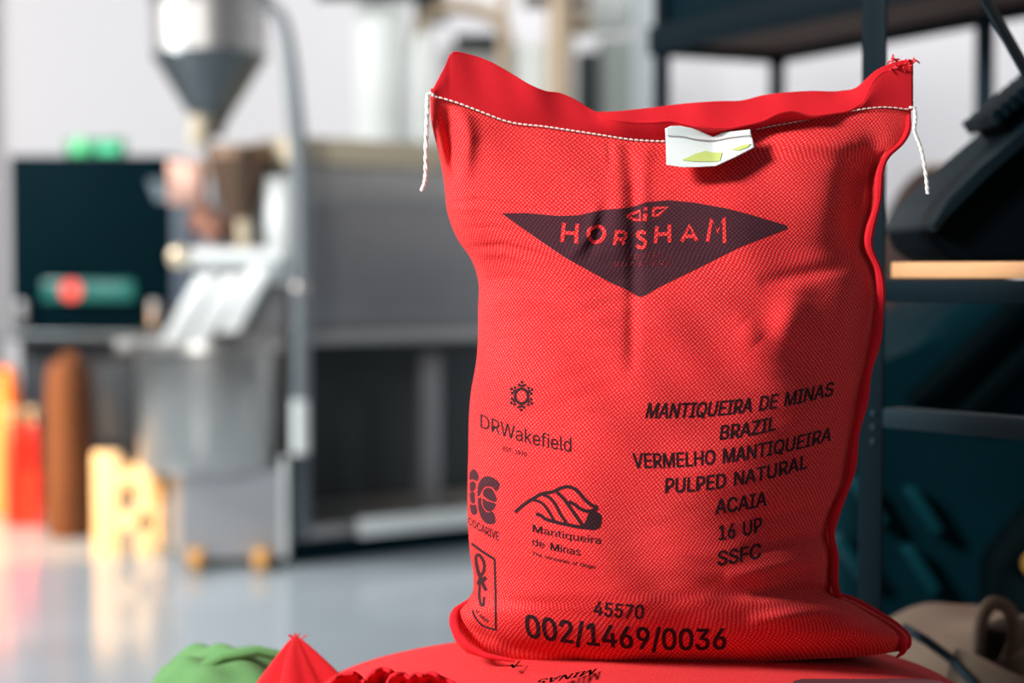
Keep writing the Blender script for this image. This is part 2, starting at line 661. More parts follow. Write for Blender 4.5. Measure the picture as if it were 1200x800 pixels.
def thread_tail(pts, r, name='loose_thread'):
    n = 60
    xs_ = np.linspace(0, len(pts) - 1, n)
    px = np.interp(xs_, range(len(pts)), [p[0] for p in pts])
    py = np.interp(xs_, range(len(pts)), [p[1] for p in pts])
    for _ in range(4):
        px[1:-1] = (px[:-2] + px[1:-1] * 2 + px[2:]) / 4
        py[1:-1] = (py[:-2] + py[1:-1] * 2 + py[2:]) / 4
    mb = MB()
    for ph in (0, math.pi):
        mb.tube([P(px[i] + 1.1 * math.cos(i * 0.9 + ph), py[i], MID - 0.006 + 0.0009 * math.sin(i * 0.9 + ph)) for i in range(n)], r, 6)
    return mb.build(name, M_white, sack)


thread_tail([(508, 112), (504, 109), (501, 111), (501, 125), (500, 150), (499, 180), (499, 205), (497, 217), (494, 223)], 0.0014)
thread_tail([(1067, 126), (1072, 126), (1073, 140), (1071, 152), (1074, 160), (1079, 172), (1083, 190), (1086, 212), (1087, 227)], 0.0012)

# side seam, right: two turned-in edges running the full height, then out along the ear
def smooth_path(pts, n, it=3):
    pts = np.array(pts, float)
    d = np.concatenate([[0], np.cumsum(np.hypot(*np.diff(pts[:, :2], axis=0).T))])
    q = np.linspace(0, d[-1], n)
    out = np.stack([np.interp(q, d, pts[:, k]) for k in range(pts.shape[1])], -1)
    for _ in range(it):
        out[1:-1] = (out[:-2] + 2 * out[1:-1] + out[2:]) / 4
    return out


seam = [(1066, 135), (1065, 152), (1057, 168), (1040, 184), (1033, 200)] + [(float(xr(y)) - 1.5, y) for y in range(212, 692, 12)] + [(981, 694), (984, 700)]
sp_ = smooth_path(seam, 150, 3)
mb = MB()
for k, off in enumerate((-1.0,)):
    mb.tube([P(p[0] + off + 1.0 * math.sin(i * 0.3), p[1], MID - 0.004 - 0.004 * k - min(1, max(0, (p[1] - 170) / 50)) * (0.024 + 0.010 * k) - 0.001 * math.sin(i * 0.21)) for i, p in enumerate(sp_)],
            [(0.0038 - 0.0012 * k) * (0.55 + 0.45 * min(1, i / 25)) + 0.0006 * math.sin(i * 0.37) * (1 if i < 138 else max(0.2, (150 - i) / 12)) for i in range(len(sp_))], 8)
mb.build('side_seam', M_redhem, sack)
ear = smooth_path([(980, 690), (986, 698), (1002, 704), (1024, 716), (1048, 731), (1063, 744), (1064, 756), (1054, 763)], 50, 3)
mb = MB()
for k, off in enumerate((1, 8)):
    mb.tube([P(p[0] - off * 0.5, p[1] + off * 0.9, MID - 0.002 - 0.012 * k) for p in ear], [(0.0044 - 0.0014 * k) * min(1, 0.3 + i / 10, 0.3 + (49 - i) / 8) for i in range(50)], 8)
mb.build('corner_seam', M_redhem, sack)
ear = smooth_path([(556, 690, .0), (549, 704, 0.0), (538, 712, .01), (530, 718, .02), (529, 730, .03), (534, 744, .04), (546, 757, .05), (566, 768, .058), (600, 774, .064)], 60, 3)
mb = MB()
mb.tube([P(p[0] + 3, p[1], MID - 0.004 - p[2]) for p in ear], [0.0015 + 0.0034 * math.sin(min(1, i / 22) * math.pi / 2) * max(0.0, 1 - max(0, i - 24) / 35) for i in range(60)], 10)
mb.build('corner_roll', M_redhem, sack)


# ------------------------------------------------------------------ prints on the sack
def decal(name, polys, m, parent=sack, lift=0.00028, cell=2.6, mapper=None, solidify=False):
    """polys: list of (list of 2D points, list of tri/poly index tuples) in face coordinates"""
    bm = bmesh.new()
    for pts, faces in polys:
        vs = [bm.verts.new((p[0], p[1], 0)) for p in pts]
        for f in faces:
            try:
                bm.faces.new([vs[i] for i in f])
            except ValueError:
                pass
    xs_ = [v.co.x for v in bm.verts]
    ys_ = [v.co.y for v in bm.verts]
    for ax, (lo, hi) in ((0, (min(xs_), max(xs_))), (1, (min(ys_), max(ys_)))):
        c = lo + cell
        while c < hi:
            co = (c, 0, 0) if ax == 0 else (0, c, 0)
            no = (1, 0, 0) if ax == 0 else (0, 1, 0)
            bmesh.ops.bisect_plane(bm, geom=bm.verts[:] + bm.edges[:] + bm.faces[:], plane_co=co, plane_no=no, dist=1e-4)
            c += cell
    co = np.array([v.co[:2] for v in bm.verts])
    W = (mapper or (lambda x, y: face_pt(x, y, lift)))(co[:, 0], co[:, 1])
    uv = clothuv(co[:, 0], co[:, 1])
    for v, wv in zip(bm.verts, W):
        v.co = wv
    bm.verts.index_update()
    ul = bm.loops.layers.uv.new('UVMap')
    for f in bm.faces:
        for l in f.loops:
            l[ul].uv = uv[l.vert.index]
        f.normal_update()
    for f in bm.faces:
        if f.normal.y > 0:
            f.normal_flip()
    me = bpy.data.meshes.new(name)
    bm.to_mesh(me)
    bm.free()
    return link(name, me, m, parent)


def poly2(pts):
    tris = geometry.tessellate_polygon([[Vector((p[0], p[1], 0)) for p in pts]])
    return (pts, [tuple(t) for t in tris])


def catmull(pts, n=6):
    out = []
    for i in range(len(pts) - 1):
        p0, p1, p2, p3 = pts[max(i - 1, 0)], pts[i], pts[i + 1], pts[min(i + 2, len(pts) - 1)]
        for k in range(n):
            t = k / n
            out.append(tuple(0.5 * (2 * p1[j] + (p2[j] - p0[j]) * t + (2 * p0[j] - 5 * p1[j] + 4 * p2[j] - p3[j]) * t * t
                                    + (3 * p1[j] - p0[j] - 3 * p2[j] + p3[j]) * t ** 3) for j in range(2)))
    out.append(tuple(pts[-1]))
    return out


def stroke(pts, wd, curve=True):
    pts = catmull(pts) if curve and len(pts) > 2 else pts
    L, R = [], []
    for i, p in enumerate(pts):
        a, b = pts[max(i - 1, 0)], pts[min(i + 1, len(pts) - 1)]
        dx, dy = b[0] - a[0], b[1] - a[1]
        n = math.hypot(dx, dy) or 1
        ww = (wd if not isinstance(wd, (list, tuple)) else wd[0] + (wd[1] - wd[0]) * i / (len(pts) - 1)) / 2
        L.append((p[0] - dy / n * ww, p[1] + dx / n * ww))
        R.append((p[0] + dy / n * ww, p[1] - dx / n * ww))
    k = len(pts)
    return (L + R, [(i, i + 1, k + i + 1, k + i) for i in range(k - 1)])


# letter shapes (thousandths of the type size): advance width, points, faces
GLYPH_BOLD = {
    '.': (188, '95,-4 83,-3 73,1 63,9 55,18 51,29 50,41 51,53 55,64 63,73 73,81 83,85 95,87 107,85 118,81 128,73 135,64 140,53 141,41 140,29 135,18 128,9 118,1 107,-3', '11,13,12 10,13,11 10,14,13 9,14,10 9,15,14 8,15,9 8,16,15 7,16,8 7,17,16 7,18,17 6,18,7 5,18,6 5,19,18 4,19,5 4,20,19 4,21,20 3,21,4 2,21,3 2,22,21 1,22,2 1,23,22 0,23,1'),
    '/': (249, '235,533 71,-76 14,-76 178,533', '2,0,3 2,1,0'),
    '0': (453, '227,-7 191,-3 158,7 130,24 105,48 85,77 69,113 57,155 50,202 48,254 50,306 57,353 69,395 85,431 106,461 130,484 159,502 191,512 227,516 262,512 295,502 323,484 348,461 368,431 384,395 396,353 403,306 405,254 403,202 396,155 384,113 368,77 348,48 323,24 295,7 263,-3 227,50 250,52 271,60 290,74 306,92 320,116 330,144 338,176 342,213 344,254 342,295 338,332 330,365 320,393 306,416 290,435 271,449 250,457 227,460 203,457 182,449 163,435 147,416 134,393 123,365 115,332 111,295 109,254 111,213 115,176 123,144 134,116 147,92 163,74 182,60 203,52', '17,19,18 16,19,17 16,20,19 15,20,16 15,21,20 14,21,15 14,22,21 13,55,14 55,54,14 54,22,14 54,53,22 53,23,22 13,56,55 52,23,53 13,57,56 51,23,52 13,58,57 50,23,51 12,58,13 50,24,23 12,59,58 49,24,50 11,59,12 49,25,24 11,60,59 48,25,49 11,61,60 47,25,48 10,61,11 47,26,25 10,62,61 46,26,47 9,62,10 46,27,26 9,63,62 45,27,46 8,63,9 8,64,63 44,27,45 44,28,27 8,65,64 43,28,44 7,65,8 43,29,28 7,66,65 42,29,43 6,66,7 42,30,29 6,67,66 41,30,42 6,68,67 40,30,41 5,68,6 40,31,30 5,69,68 39,31,40 4,69,5 39,32,31 4,70,69 38,32,39 4,71,70 37,32,38 4,36,71 36,32,37 4,32,36 3,32,4 3,33,32 2,33,3 2,34,33 1,34,2 1,35,34 0,35,1'),
    '1': (453, '76,0 76,55 391,55 391,0 276,509 276,0 212,0 212,448 86,358 86,427 198,509', '0,2,1 0,3,2 9,4,10 9,7,4 7,5,4 9,8,7 6,5,7'),
    '2': (453, '64,0 64,47 234,229 252,248 268,266 282,282 294,298 303,312 311,327 316,341 319,356 320,371 319,389 315,405 308,419 298,431 287,441 273,449 258,455 241,458 224,460 205,458 188,454 172,447 159,438 148,427 139,413 132,398 128,381 127,362 66,362 68,391 75,418 86,442 102,464 121,482 143,496 168,507 196,513 225,516 254,513 281,507 306,497 328,482 346,465 361,445 372,423 379,398 381,372 380,354 377,336 371,318 363,299 351,280 336,259 317,235 294,209 267,180 153,60 389,57 389,0', '38,40,39 38,41,40 37,41,38 37,42,41 36,42,37 36,43,42 35,43,36 35,44,43 34,44,35 34,20,44 20,19,44 19,45,44 33,21,34 21,20,34 18,45,19 33,22,21 17,45,18 33,23,22 16,45,17 33,24,23 16,46,45 32,24,33 15,46,16 32,25,24 14,46,15 32,26,25 14,47,46 13,47,14 31,26,32 31,27,26 12,47,13 12,48,47 31,28,27 30,28,31 11,48,12 30,29,28 11,49,48 10,49,11 9,49,10 9,50,49 8,50,9 8,51,50 7,51,8 7,52,51 6,52,7 6,53,52 5,53,6 4,53,5 4,54,53 3,54,4 3,55,54 2,55,3 2,56,55 1,56,2 1,57,56 1,58,57 1,59,58 1,60,59 0,60,1'),
    '3': (453, '218,-7 188,-5 159,1 133,10 108,22 88,38 70,57 57,79 48,104 44,132 109,132 112,115 118,100 126,87 137,76 150,66 165,59 182,54 200,51 219,50 239,51 258,55 275,61 291,69 304,80 315,93 323,108 328,125 329,145 328,163 323,180 316,196 306,211 292,223 275,234 254,241 229,246 201,248 157,248 157,299 288,448 70,452 70,509 372,509 372,461 211,278 211,289 247,290 279,286 308,276 333,262 354,244 371,222 383,198 391,173 393,145 390,116 383,90 370,66 354,45 333,27 309,12 281,2 251,-5', '41,43,42 41,44,43 41,40,44 40,45,44 39,46,40 46,45,40 38,46,39 46,48,47 38,48,46 38,49,48 38,50,49 38,37,50 37,51,50 36,51,37 35,51,36 35,52,51 34,52,35 33,52,34 32,52,33 32,53,52 31,53,32 31,54,53 30,54,31 29,54,30 29,55,54 28,55,29 27,55,28 27,56,55 8,10,9 8,11,10 26,56,27 26,57,56 8,12,11 25,57,26 7,12,8 7,13,12 24,57,25 24,58,57 7,14,13 23,58,24 6,14,7 6,15,14 22,58,23 6,16,15 22,59,58 21,59,22 6,17,16 5,17,6 20,59,21 5,18,17 19,59,20 5,19,18 5,59,19 5,60,59 4,60,5 4,61,60 3,61,4 3,62,61 2,62,3 2,63,62 1,63,2 1,0,63'),
    '4': (453, '40,105 40,158 247,509 311,509 109,166 413,163 413,105 282,0 282,121 282,146 282,318 343,318 343,0', '1,3,2 1,4,3 1,5,4 1,6,5 0,6,1 9,11,10 9,12,11 8,12,9 7,12,8'),
    '5': (453, '221,-7 192,-5 165,1 140,11 118,25 99,41 83,60 71,82 63,105 60,130 122,130 125,115 130,102 138,89 148,78 160,68 173,60 188,54 204,51 221,50 241,51 259,56 276,64 291,75 304,89 314,104 322,122 326,141 328,162 326,183 321,203 314,221 303,237 290,251 275,262 257,270 238,275 218,277 201,276 184,273 167,268 152,262 139,255 128,246 67,253 96,509 366,509 366,452 151,452 134,301 148,311 162,318 178,325 194,330 212,333 229,334 252,332 274,328 294,321 313,311 330,299 345,285 358,269 370,251 379,231 386,210 390,187 391,163 388,132 381,102 369,76 352,52 332,32 309,15 282,3 253,-4', '44,48,45 48,46,45 48,47,46 44,49,48 54,56,55 53,56,54 53,57,56 52,57,53 52,58,57 51,58,52 51,59,58 50,59,51 50,60,59 49,60,50 44,60,49 44,39,60 39,38,60 38,61,60 38,37,61 37,62,61 36,62,37 35,62,36 44,40,39 34,62,35 34,63,62 44,41,40 44,42,41 33,63,34 44,43,42 33,64,63 32,64,33 31,64,32 31,65,64 30,65,31 30,66,65 29,66,30 29,67,66 28,67,29 28,68,67 27,68,28 26,68,27 26,69,68 8,10,9 8,11,10 25,69,26 8,12,11 7,12,8 24,69,25 24,70,69 7,13,12 7,14,13 23,70,24 6,14,7 6,15,14 23,71,70 22,71,23 6,16,15 21,71,22 6,17,16 5,17,6 20,71,21 5,18,17 20,72,71 19,72,20 5,19,18 5,72,19 4,72,5 4,73,72 3,73,4 3,74,73 2,74,3 2,75,74 1,75,2 1,0,75'),
    '6': (453, '226,-7 196,-4 168,3 142,15 119,31 100,51 84,74 73,101 66,130 64,162 65,187 71,212 80,239 93,268 112,302 137,340 252,509 322,509 151,261 145,261 151,270 157,279 165,288 174,295 184,302 196,307 208,311 221,313 235,314 265,312 291,305 316,295 337,280 355,262 370,240 380,215 387,187 389,157 387,127 379,98 368,73 352,50 333,30 310,14 284,3 257,-4 226,48 245,50 263,55 279,63 293,73 304,86 314,101 322,119 326,137 327,157 326,178 322,196 314,213 304,228 293,241 279,251 263,259 245,264 226,265 207,264 190,259 174,252 160,241 148,229 138,214 131,197 126,179 125,158 126,138 131,119 138,102 148,86 160,73 174,63 190,55 207,50', '15,17,16 15,23,17 23,18,17 14,23,15 27,29,28 26,29,27 26,30,29 25,30,26 24,30,25 24,31,30 13,23,14 23,31,24 13,22,23 18,31,23 18,32,31 13,21,22 18,64,32 64,33,32 13,20,21 13,19,20 12,19,13 18,65,64 63,33,64 18,66,65 62,33,63 62,34,33 12,18,19 12,66,18 12,67,66 61,34,62 12,68,67 60,34,61 12,69,68 59,34,60 59,35,34 11,69,12 11,70,69 58,35,59 58,36,35 11,71,70 57,36,58 10,71,11 10,72,71 56,36,57 56,37,36 9,72,10 9,73,72 55,37,56 8,73,9 8,74,73 54,37,55 54,38,37 8,75,74 53,38,54 7,75,8 53,39,38 7,76,75 52,39,53 7,77,76 51,39,52 6,77,7 51,40,39 6,78,77 50,40,51 5,78,6 5,79,78 49,40,50 49,41,40 5,80,79 48,41,49 5,81,80 47,41,48 4,81,5 4,46,81 46,41,47 46,42,41 4,42,46 3,42,4 3,43,42 2,43,3 2,44,43 1,44,2 1,45,44 0,45,1'),
    '7': (453, '97,0 323,448 62,452 62,509 391,509 391,449 165,0', '2,4,3 2,5,4 1,5,2 1,6,5 0,6,1'),
    '8': (453, '226,-7 193,-5 163,1 136,11 111,25 91,42 74,62 62,84 54,109 52,135 53,156 58,176 65,195 75,212 87,228 101,241 117,252 134,260 153,265 129,276 109,289 93,308 80,330 73,354 70,380 73,405 79,429 90,450 106,469 124,485 146,498 170,508 197,514 226,516 255,514 282,508 306,498 328,485 346,469 361,450 373,429 379,405 382,380 379,354 372,330 359,308 343,289 323,276 300,267 319,260 335,252 351,241 365,228 377,212 387,195 395,176 399,156 401,135 398,109 391,84 378,62 362,42 341,25 317,11 289,1 259,-5 226,49 248,50 267,54 285,60 300,69 313,79 323,91 331,106 335,121 337,139 335,157 330,173 322,189 312,202 298,213 283,223 265,230 247,234 226,235 206,234 187,230 169,223 154,213 140,202 130,189 122,173 117,157 115,139 117,121 121,106 129,91 139,79 152,69 167,60 185,54 205,50 226,290 244,291 260,294 274,300 287,308 298,318 307,330 314,344 318,359 319,376 318,392 314,407 308,420 299,432 288,442 275,449 260,455 244,459 226,460 208,459 192,455 177,449 164,442 153,432 145,420 138,407 134,392 133,376 134,359 138,344 145,330 154,318 165,308 178,300 193,294 209,291', '32,34,33 31,34,32 31,35,34 30,35,31 30,36,35 29,36,30 29,37,36 28,37,29 28,38,37 27,121,28 121,38,28 121,120,38 120,119,38 119,39,38 27,122,121 118,39,119 27,123,122 117,39,118 26,123,27 117,40,39 26,124,123 116,40,117 115,40,116 26,125,124 114,40,115 26,126,125 25,126,26 114,41,40 25,127,126 113,41,114 25,128,127 112,41,113 24,128,25 112,42,41 24,129,128 111,42,112 23,129,24 111,43,42 23,130,129 110,43,111 23,131,130 109,43,110 109,44,43 22,131,23 22,132,131 108,44,109 22,133,132 107,44,108 107,45,44 21,133,22 21,134,133 106,45,107 21,135,134 105,45,106 105,46,45 20,135,21 20,136,135 104,46,105 20,137,136 103,46,104 20,102,137 102,46,103 20,46,102 20,47,46 19,47,20 19,48,47 18,48,19 18,49,48 17,49,18 16,49,17 16,50,49 16,51,50 15,51,16 14,84,15 84,51,15 84,52,51 14,85,84 83,52,84 82,52,83 14,86,85 81,52,82 14,87,86 13,87,14 81,53,52 13,88,87 80,53,81 13,89,88 79,53,80 12,89,13 79,54,53 12,90,89 78,54,79 11,90,12 78,55,54 11,91,90 77,55,78 77,56,55 10,91,11 10,92,91 76,56,77 10,93,92 75,56,76 75,57,56 9,93,10 9,94,93 74,57,75 8,94,9 74,58,57 8,95,94 73,58,74 73,59,58 7,95,8 7,96,95 72,59,73 7,97,96 71,59,72 6,97,7 71,60,59 6,98,97 70,60,71 6,99,98 69,60,70 5,99,6 69,61,60 5,100,99 68,61,69 67,61,68 5,101,100 66,61,67 5,66,101 5,61,66 5,62,61 4,62,5 4,63,62 3,63,4 2,63,3 2,64,63 1,64,2 1,65,64 0,65,1'),
    '9': (453, '226,516 256,513 285,506 310,494 333,478 352,458 368,434 380,408 387,378 389,347 387,322 382,296 373,270 359,240 340,207 315,168 200,0 130,0 301,248 307,248 302,238 295,229 287,221 278,214 268,207 257,202 245,198 232,195 218,195 188,197 161,203 137,214 116,229 98,247 83,269 72,294 66,321 64,352 66,382 73,411 85,436 101,459 120,479 143,494 168,506 196,513 226,460 207,459 190,454 174,446 160,435 148,423 138,407 131,390 127,372 125,352 127,331 131,313 138,295 148,280 160,268 174,257 190,250 207,245 226,243 245,245 263,249 279,257 293,267 305,280 314,295 322,312 326,330 327,350 326,371 322,390 314,407 305,422 293,435 279,446 263,454 245,459', '45,1,0 44,1,45 44,2,1 43,2,44 43,3,2 42,3,43 42,4,3 41,4,42 41,46,4 46,5,4 41,47,46 81,5,46 40,47,41 40,48,47 80,5,81 80,6,5 40,49,48 79,6,80 40,50,49 78,6,79 39,50,40 39,51,50 77,6,78 77,7,6 39,52,51 76,7,77 38,52,39 76,8,7 38,53,52 75,8,76 38,54,53 74,8,75 37,54,38 74,9,8 37,55,54 73,9,74 36,55,37 36,56,55 72,9,73 72,10,9 36,57,56 71,10,72 71,11,10 35,57,36 35,58,57 70,11,71 70,12,11 35,59,58 69,12,70 34,59,35 34,60,59 68,12,69 68,13,12 33,60,34 33,61,60 67,13,68 33,62,61 66,19,67 19,13,67 33,63,62 65,18,66 18,19,66 65,24,18 24,17,18 20,13,19 32,63,33 32,64,63 64,24,65 32,24,64 20,14,13 21,14,20 22,14,21 31,24,32 23,14,22 30,24,31 24,14,23 30,25,24 17,14,24 17,15,14 29,25,30 29,26,25 29,27,26 28,27,29 17,16,15'),
    'A': (480, '16,0 201,509 276,509 463,0 395,0 287,302 280,323 272,346 264,372 255,402 244,438 232,478 245,478 233,437 222,402 213,371 204,345 197,322 191,302 85,0 110,142 110,199 370,199 370,142', '0,11,1 11,2,1 11,12,2 12,3,2 0,13,11 13,10,11 13,10,12 10,3,12 9,3,10 0,14,13 8,3,9 0,15,14 7,3,8 0,16,15 6,3,7 0,17,16 5,3,6 0,18,17 0,19,18 4,3,5 20,22,21 20,23,22'),
    'B': (456, '60,0 60,509 241,509 274,507 304,501 329,491 350,477 367,461 381,442 390,421 396,398 398,374 397,353 393,336 387,320 378,307 368,295 356,286 343,278 329,272 315,267 315,262 331,260 347,254 363,245 378,234 391,220 402,203 411,184 416,161 418,136 416,111 410,88 400,67 386,48 368,31 344,18 317,8 284,2 247,0 125,57 245,57 281,60 309,67 330,80 344,96 353,115 355,137 354,153 350,169 342,184 333,197 320,209 306,218 289,225 269,229 248,231 125,231 125,285 238,285 256,287 273,290 288,296 302,304 314,314 323,326 330,340 335,355 336,372 333,393 326,412 313,429 294,442 270,449 240,452 125,452', '0,75,1 75,2,1 75,3,2 75,4,3 75,5,4 75,6,5 75,7,6 75,74,7 74,8,7 0,58,75 73,8,74 72,8,73 72,9,8 71,9,72 70,9,71 70,10,9 69,10,70 69,11,10 68,11,69 68,12,11 67,12,68 66,12,67 66,13,12 65,13,66 65,14,13 64,14,65 64,15,14 63,15,64 63,16,15 62,16,63 61,16,62 61,17,16 60,17,61 59,17,60 59,18,17 0,57,58 57,59,58 57,18,59 57,19,18 57,20,19 57,21,20 57,22,21 57,23,22 57,24,23 57,25,24 57,56,25 56,55,25 55,26,25 0,40,57 54,26,55 53,26,54 53,27,26 52,27,53 51,27,52 51,28,27 50,28,51 49,28,50 49,29,28 48,29,49 48,30,29 47,30,48 46,30,47 46,31,30 45,31,46 45,32,31 44,32,45 44,33,32 43,33,44 42,33,43 42,34,33 41,34,42 0,41,40 0,34,41 0,35,34 0,36,35 0,37,36 0,38,37 0,39,38'),
    'C': (510, '267,-7 225,-3 186,7 150,25 119,49 92,79 70,115 53,157 44,203 40,254 44,305 53,352 70,393 92,429 119,459 150,484 186,501 225,512 267,516 293,514 317,511 340,504 362,496 383,485 402,471 419,456 435,438 448,418 459,397 467,373 473,348 408,348 404,365 397,380 389,395 380,407 369,418 357,428 344,437 330,444 315,449 300,453 284,455 267,456 237,453 209,445 184,432 161,414 141,391 125,364 113,332 106,295 103,254 106,213 113,177 125,145 141,117 161,94 184,76 210,63 237,56 267,53 284,54 300,56 315,60 330,65 344,72 357,81 369,90 380,102 389,114 397,128 404,144 408,160 473,160 467,135 459,112 448,91 435,71 420,53 402,38 383,24 363,13 341,5 317,-2 293,-6', '17,19,18 17,20,19 16,20,17 16,21,20 16,22,21 15,22,16 15,23,22 15,24,23 14,24,15 14,25,24 13,44,14 44,43,14 43,25,14 42,25,43 42,26,25 41,26,42 13,45,44 40,26,41 39,26,40 13,46,45 38,26,39 38,27,26 37,27,38 13,47,46 12,47,13 36,27,37 35,27,36 35,28,27 12,48,47 34,28,35 34,29,28 33,29,34 11,48,12 11,49,48 32,29,33 32,30,29 31,30,32 11,50,49 10,50,11 10,51,50 9,51,10 9,52,51 8,52,9 8,53,52 8,54,53 7,54,8 7,55,54 72,74,73 72,75,74 6,55,7 6,56,55 71,75,72 71,76,75 70,76,71 6,57,56 5,57,6 69,76,70 69,77,76 68,77,69 5,58,57 68,78,77 67,78,68 66,78,67 4,58,5 4,59,58 65,78,66 65,79,78 64,79,65 4,60,59 63,79,64 62,79,63 4,61,60 61,79,62 61,80,79 4,80,61 3,80,4 3,81,80 2,81,3 2,82,81 2,83,82 1,83,2 1,84,83 1,85,84 0,85,1'),
    'D': (502, '219,0 96,0 96,57 215,57 254,60 288,68 318,81 343,99 363,122 379,149 390,181 397,216 399,255 397,294 390,329 379,361 364,388 344,410 320,428 291,441 258,449 221,452 93,452 93,509 225,509 273,505 315,495 353,478 385,455 412,426 433,391 449,351 458,306 462,255 458,205 449,159 433,119 411,83 384,54 351,31 312,14 268,3 125,509 125,0 60,0 60,509', '22,24,23 22,25,24 22,26,25 22,27,26 22,28,27 22,21,28 21,20,28 20,29,28 19,29,20 18,29,19 17,29,18 17,30,29 16,30,17 16,31,30 15,31,16 14,31,15 14,32,31 13,32,14 13,33,32 12,33,13 11,33,12 11,34,33 10,34,11 10,35,34 9,35,10 9,36,35 8,36,9 7,36,8 7,37,36 6,37,7 6,38,37 5,38,6 4,38,5 3,38,4 1,3,2 1,38,3 1,39,38 1,40,39 1,41,40 1,0,41 44,42,45 44,43,42'),
    'E': (419, '60,0 60,509 372,509 372,452 125,452 125,286 355,286 355,229 125,229 125,57 375,57 375,0', '0,4,1 4,2,1 4,3,2 0,5,4 0,8,5 8,6,5 8,7,6 0,9,8 0,10,9 0,11,10'),
    'F': (410, '60,0 60,509 369,509 369,452 125,452 125,278 346,278 346,221 125,221 125,0', '0,4,1 4,2,1 4,3,2 0,5,4 0,8,5 8,6,5 8,7,6 0,9,8'),
    'H': (517, '60,0 60,509 125,509 125,289 392,289 392,509 457,509 457,0 392,0 392,232 125,232 125,0', '0,2,1 0,3,2 4,6,5 4,7,6 0,10,3 10,4,3 10,9,4 9,7,4 0,11,10 8,7,9'),
    'I': (300, '31,0 31,57 118,57 118,452 31,452 31,509 269,509 269,452 183,452 183,57 269,57 269,0', '4,6,5 4,7,6 3,7,4 2,8,3 8,7,3 2,9,8 0,2,1 0,9,2 0,10,9 0,11,10'),
    'L': (393, '60,0 60,509 125,509 125,57 361,57 361,0', '0,2,1 0,3,2 0,4,3 0,5,4'),
    'M': (628, '60,0 60,509 152,509 277,187 287,159 299,123 311,84 322,49 307,49 318,83 330,121 342,158 352,187 476,509 568,509 568,0 504,0 504,291 504,327 505,369 506,413 507,457 513,457 508,441 503,425 498,409 482,363 467,322 456,291 342,0 286,0 170,291 159,321 145,361 129,408 112,457 119,457 120,416 121,372 122,328 122,291 122,0', '0,35,1 35,2,1 35,36,2 36,3,2 12,21,13 21,14,13 21,22,14 22,15,14 0,37,35 37,34,35 37,34,36 34,3,36 12,24,21 24,20,21 23,15,22 24,20,23 20,15,23 12,25,24 0,38,37 19,15,20 12,26,25 33,3,34 0,39,38 18,15,19 12,27,26 32,3,33 0,40,39 17,15,18 12,28,27 31,3,32 0,41,40 30,3,31 12,29,28 16,15,17 30,4,3 11,29,12 30,5,4 10,29,11 30,6,5 9,29,10 30,8,6 8,7,6 8,29,9 30,29,8'),
    'N': (523, '60,0 60,509 136,509 343,183 349,174 355,163 363,151 371,137 379,122 388,107 396,90 405,73 414,55 405,54 403,72 402,90 401,108 400,126 399,142 399,157 399,195 399,509 463,509 463,0 387,0 202,290 177,331 168,346 159,363 148,381 108,452 119,454 122,384 124,328 125,291 125,0', '0,30,1 30,2,1 30,31,2 31,3,2 20,22,21 20,23,22 32,29,31 29,3,31 0,32,30 32,29,30 0,33,32 28,3,29 27,3,28 26,3,27 25,3,26 0,34,33 0,35,34 24,3,25 19,23,20 24,4,3 24,5,4 24,6,5 18,23,19 24,7,6 17,23,18 24,8,7 16,23,17 24,9,8 15,23,16 24,10,9 14,11,15 11,23,15 24,14,10 14,11,10 12,23,11 24,13,14 13,23,12 24,23,13'),
    'O': (533, '267,-7 225,-3 186,7 150,25 119,49 92,79 70,115 53,157 44,203 40,254 44,305 53,352 70,393 92,429 119,459 150,484 186,501 225,512 267,516 309,512 348,501 384,484 415,459 442,429 464,393 480,352 490,305 493,254 490,203 480,157 464,115 442,79 415,49 384,25 348,7 309,-3 267,53 296,55 324,63 349,76 372,94 392,116 408,144 420,176 428,213 430,254 428,295 420,332 408,365 392,392 372,415 349,433 324,446 296,453 267,456 237,453 210,445 184,433 161,415 142,392 125,364 113,332 106,295 103,254 106,213 113,176 125,144 142,117 161,94 184,76 210,63 237,55', '17,19,18 16,19,17 16,20,19 15,20,16 15,21,20 14,21,15 14,22,21 13,55,14 55,54,14 54,22,14 54,53,22 53,23,22 52,23,53 13,56,55 51,23,52 13,57,56 50,23,51 13,58,57 50,24,23 12,58,13 49,24,50 12,59,58 11,59,12 49,25,24 48,25,49 11,60,59 47,25,48 11,61,60 10,61,11 47,26,25 46,26,47 10,62,61 9,62,10 46,27,26 45,27,46 9,63,62 8,63,9 8,64,63 44,27,45 44,28,27 8,65,64 43,28,44 7,65,8 43,29,28 7,66,65 42,29,43 6,66,7 42,30,29 6,67,66 41,30,42 6,68,67 40,30,41 5,68,6 40,31,30 5,69,68 39,31,40 4,69,5 39,32,31 4,70,69 38,32,39 4,71,70 37,32,38 4,36,71 36,32,37 4,32,36 4,33,32 3,33,4 2,33,3 2,34,33 1,34,2 1,35,34 0,35,1'),
    'P': (445, '60,0 60,509 235,509 272,506 305,499 332,487 356,471 375,452 390,430 400,404 407,377 409,348 407,318 400,291 390,265 375,243 356,223 332,207 305,195 272,188 235,186 109,186 109,242 233,242 257,244 279,248 297,256 312,266 324,279 333,294 339,310 343,328 344,348 343,367 339,385 333,402 324,416 312,428 297,439 279,446 257,451 232,452 125,452 125,0', '0,42,1 42,2,1 42,3,2 42,4,3 42,5,4 42,6,5 42,7,6 42,41,7 41,40,7 40,8,7 0,22,42 22,43,42 39,8,40 38,8,39 37,8,38 37,9,8 36,9,37 35,9,36 35,10,9 34,10,35 33,10,34 33,11,10 32,11,33 31,11,32 31,12,11 30,12,31 30,13,12 29,13,30 28,13,29 28,14,13 27,14,28 26,14,27 26,15,14 25,15,26 24,15,25 23,15,24 23,16,15 0,21,22 43,23,22 43,20,23 20,16,23 20,17,16 20,18,17 20,19,18 0,20,21 0,43,20'),
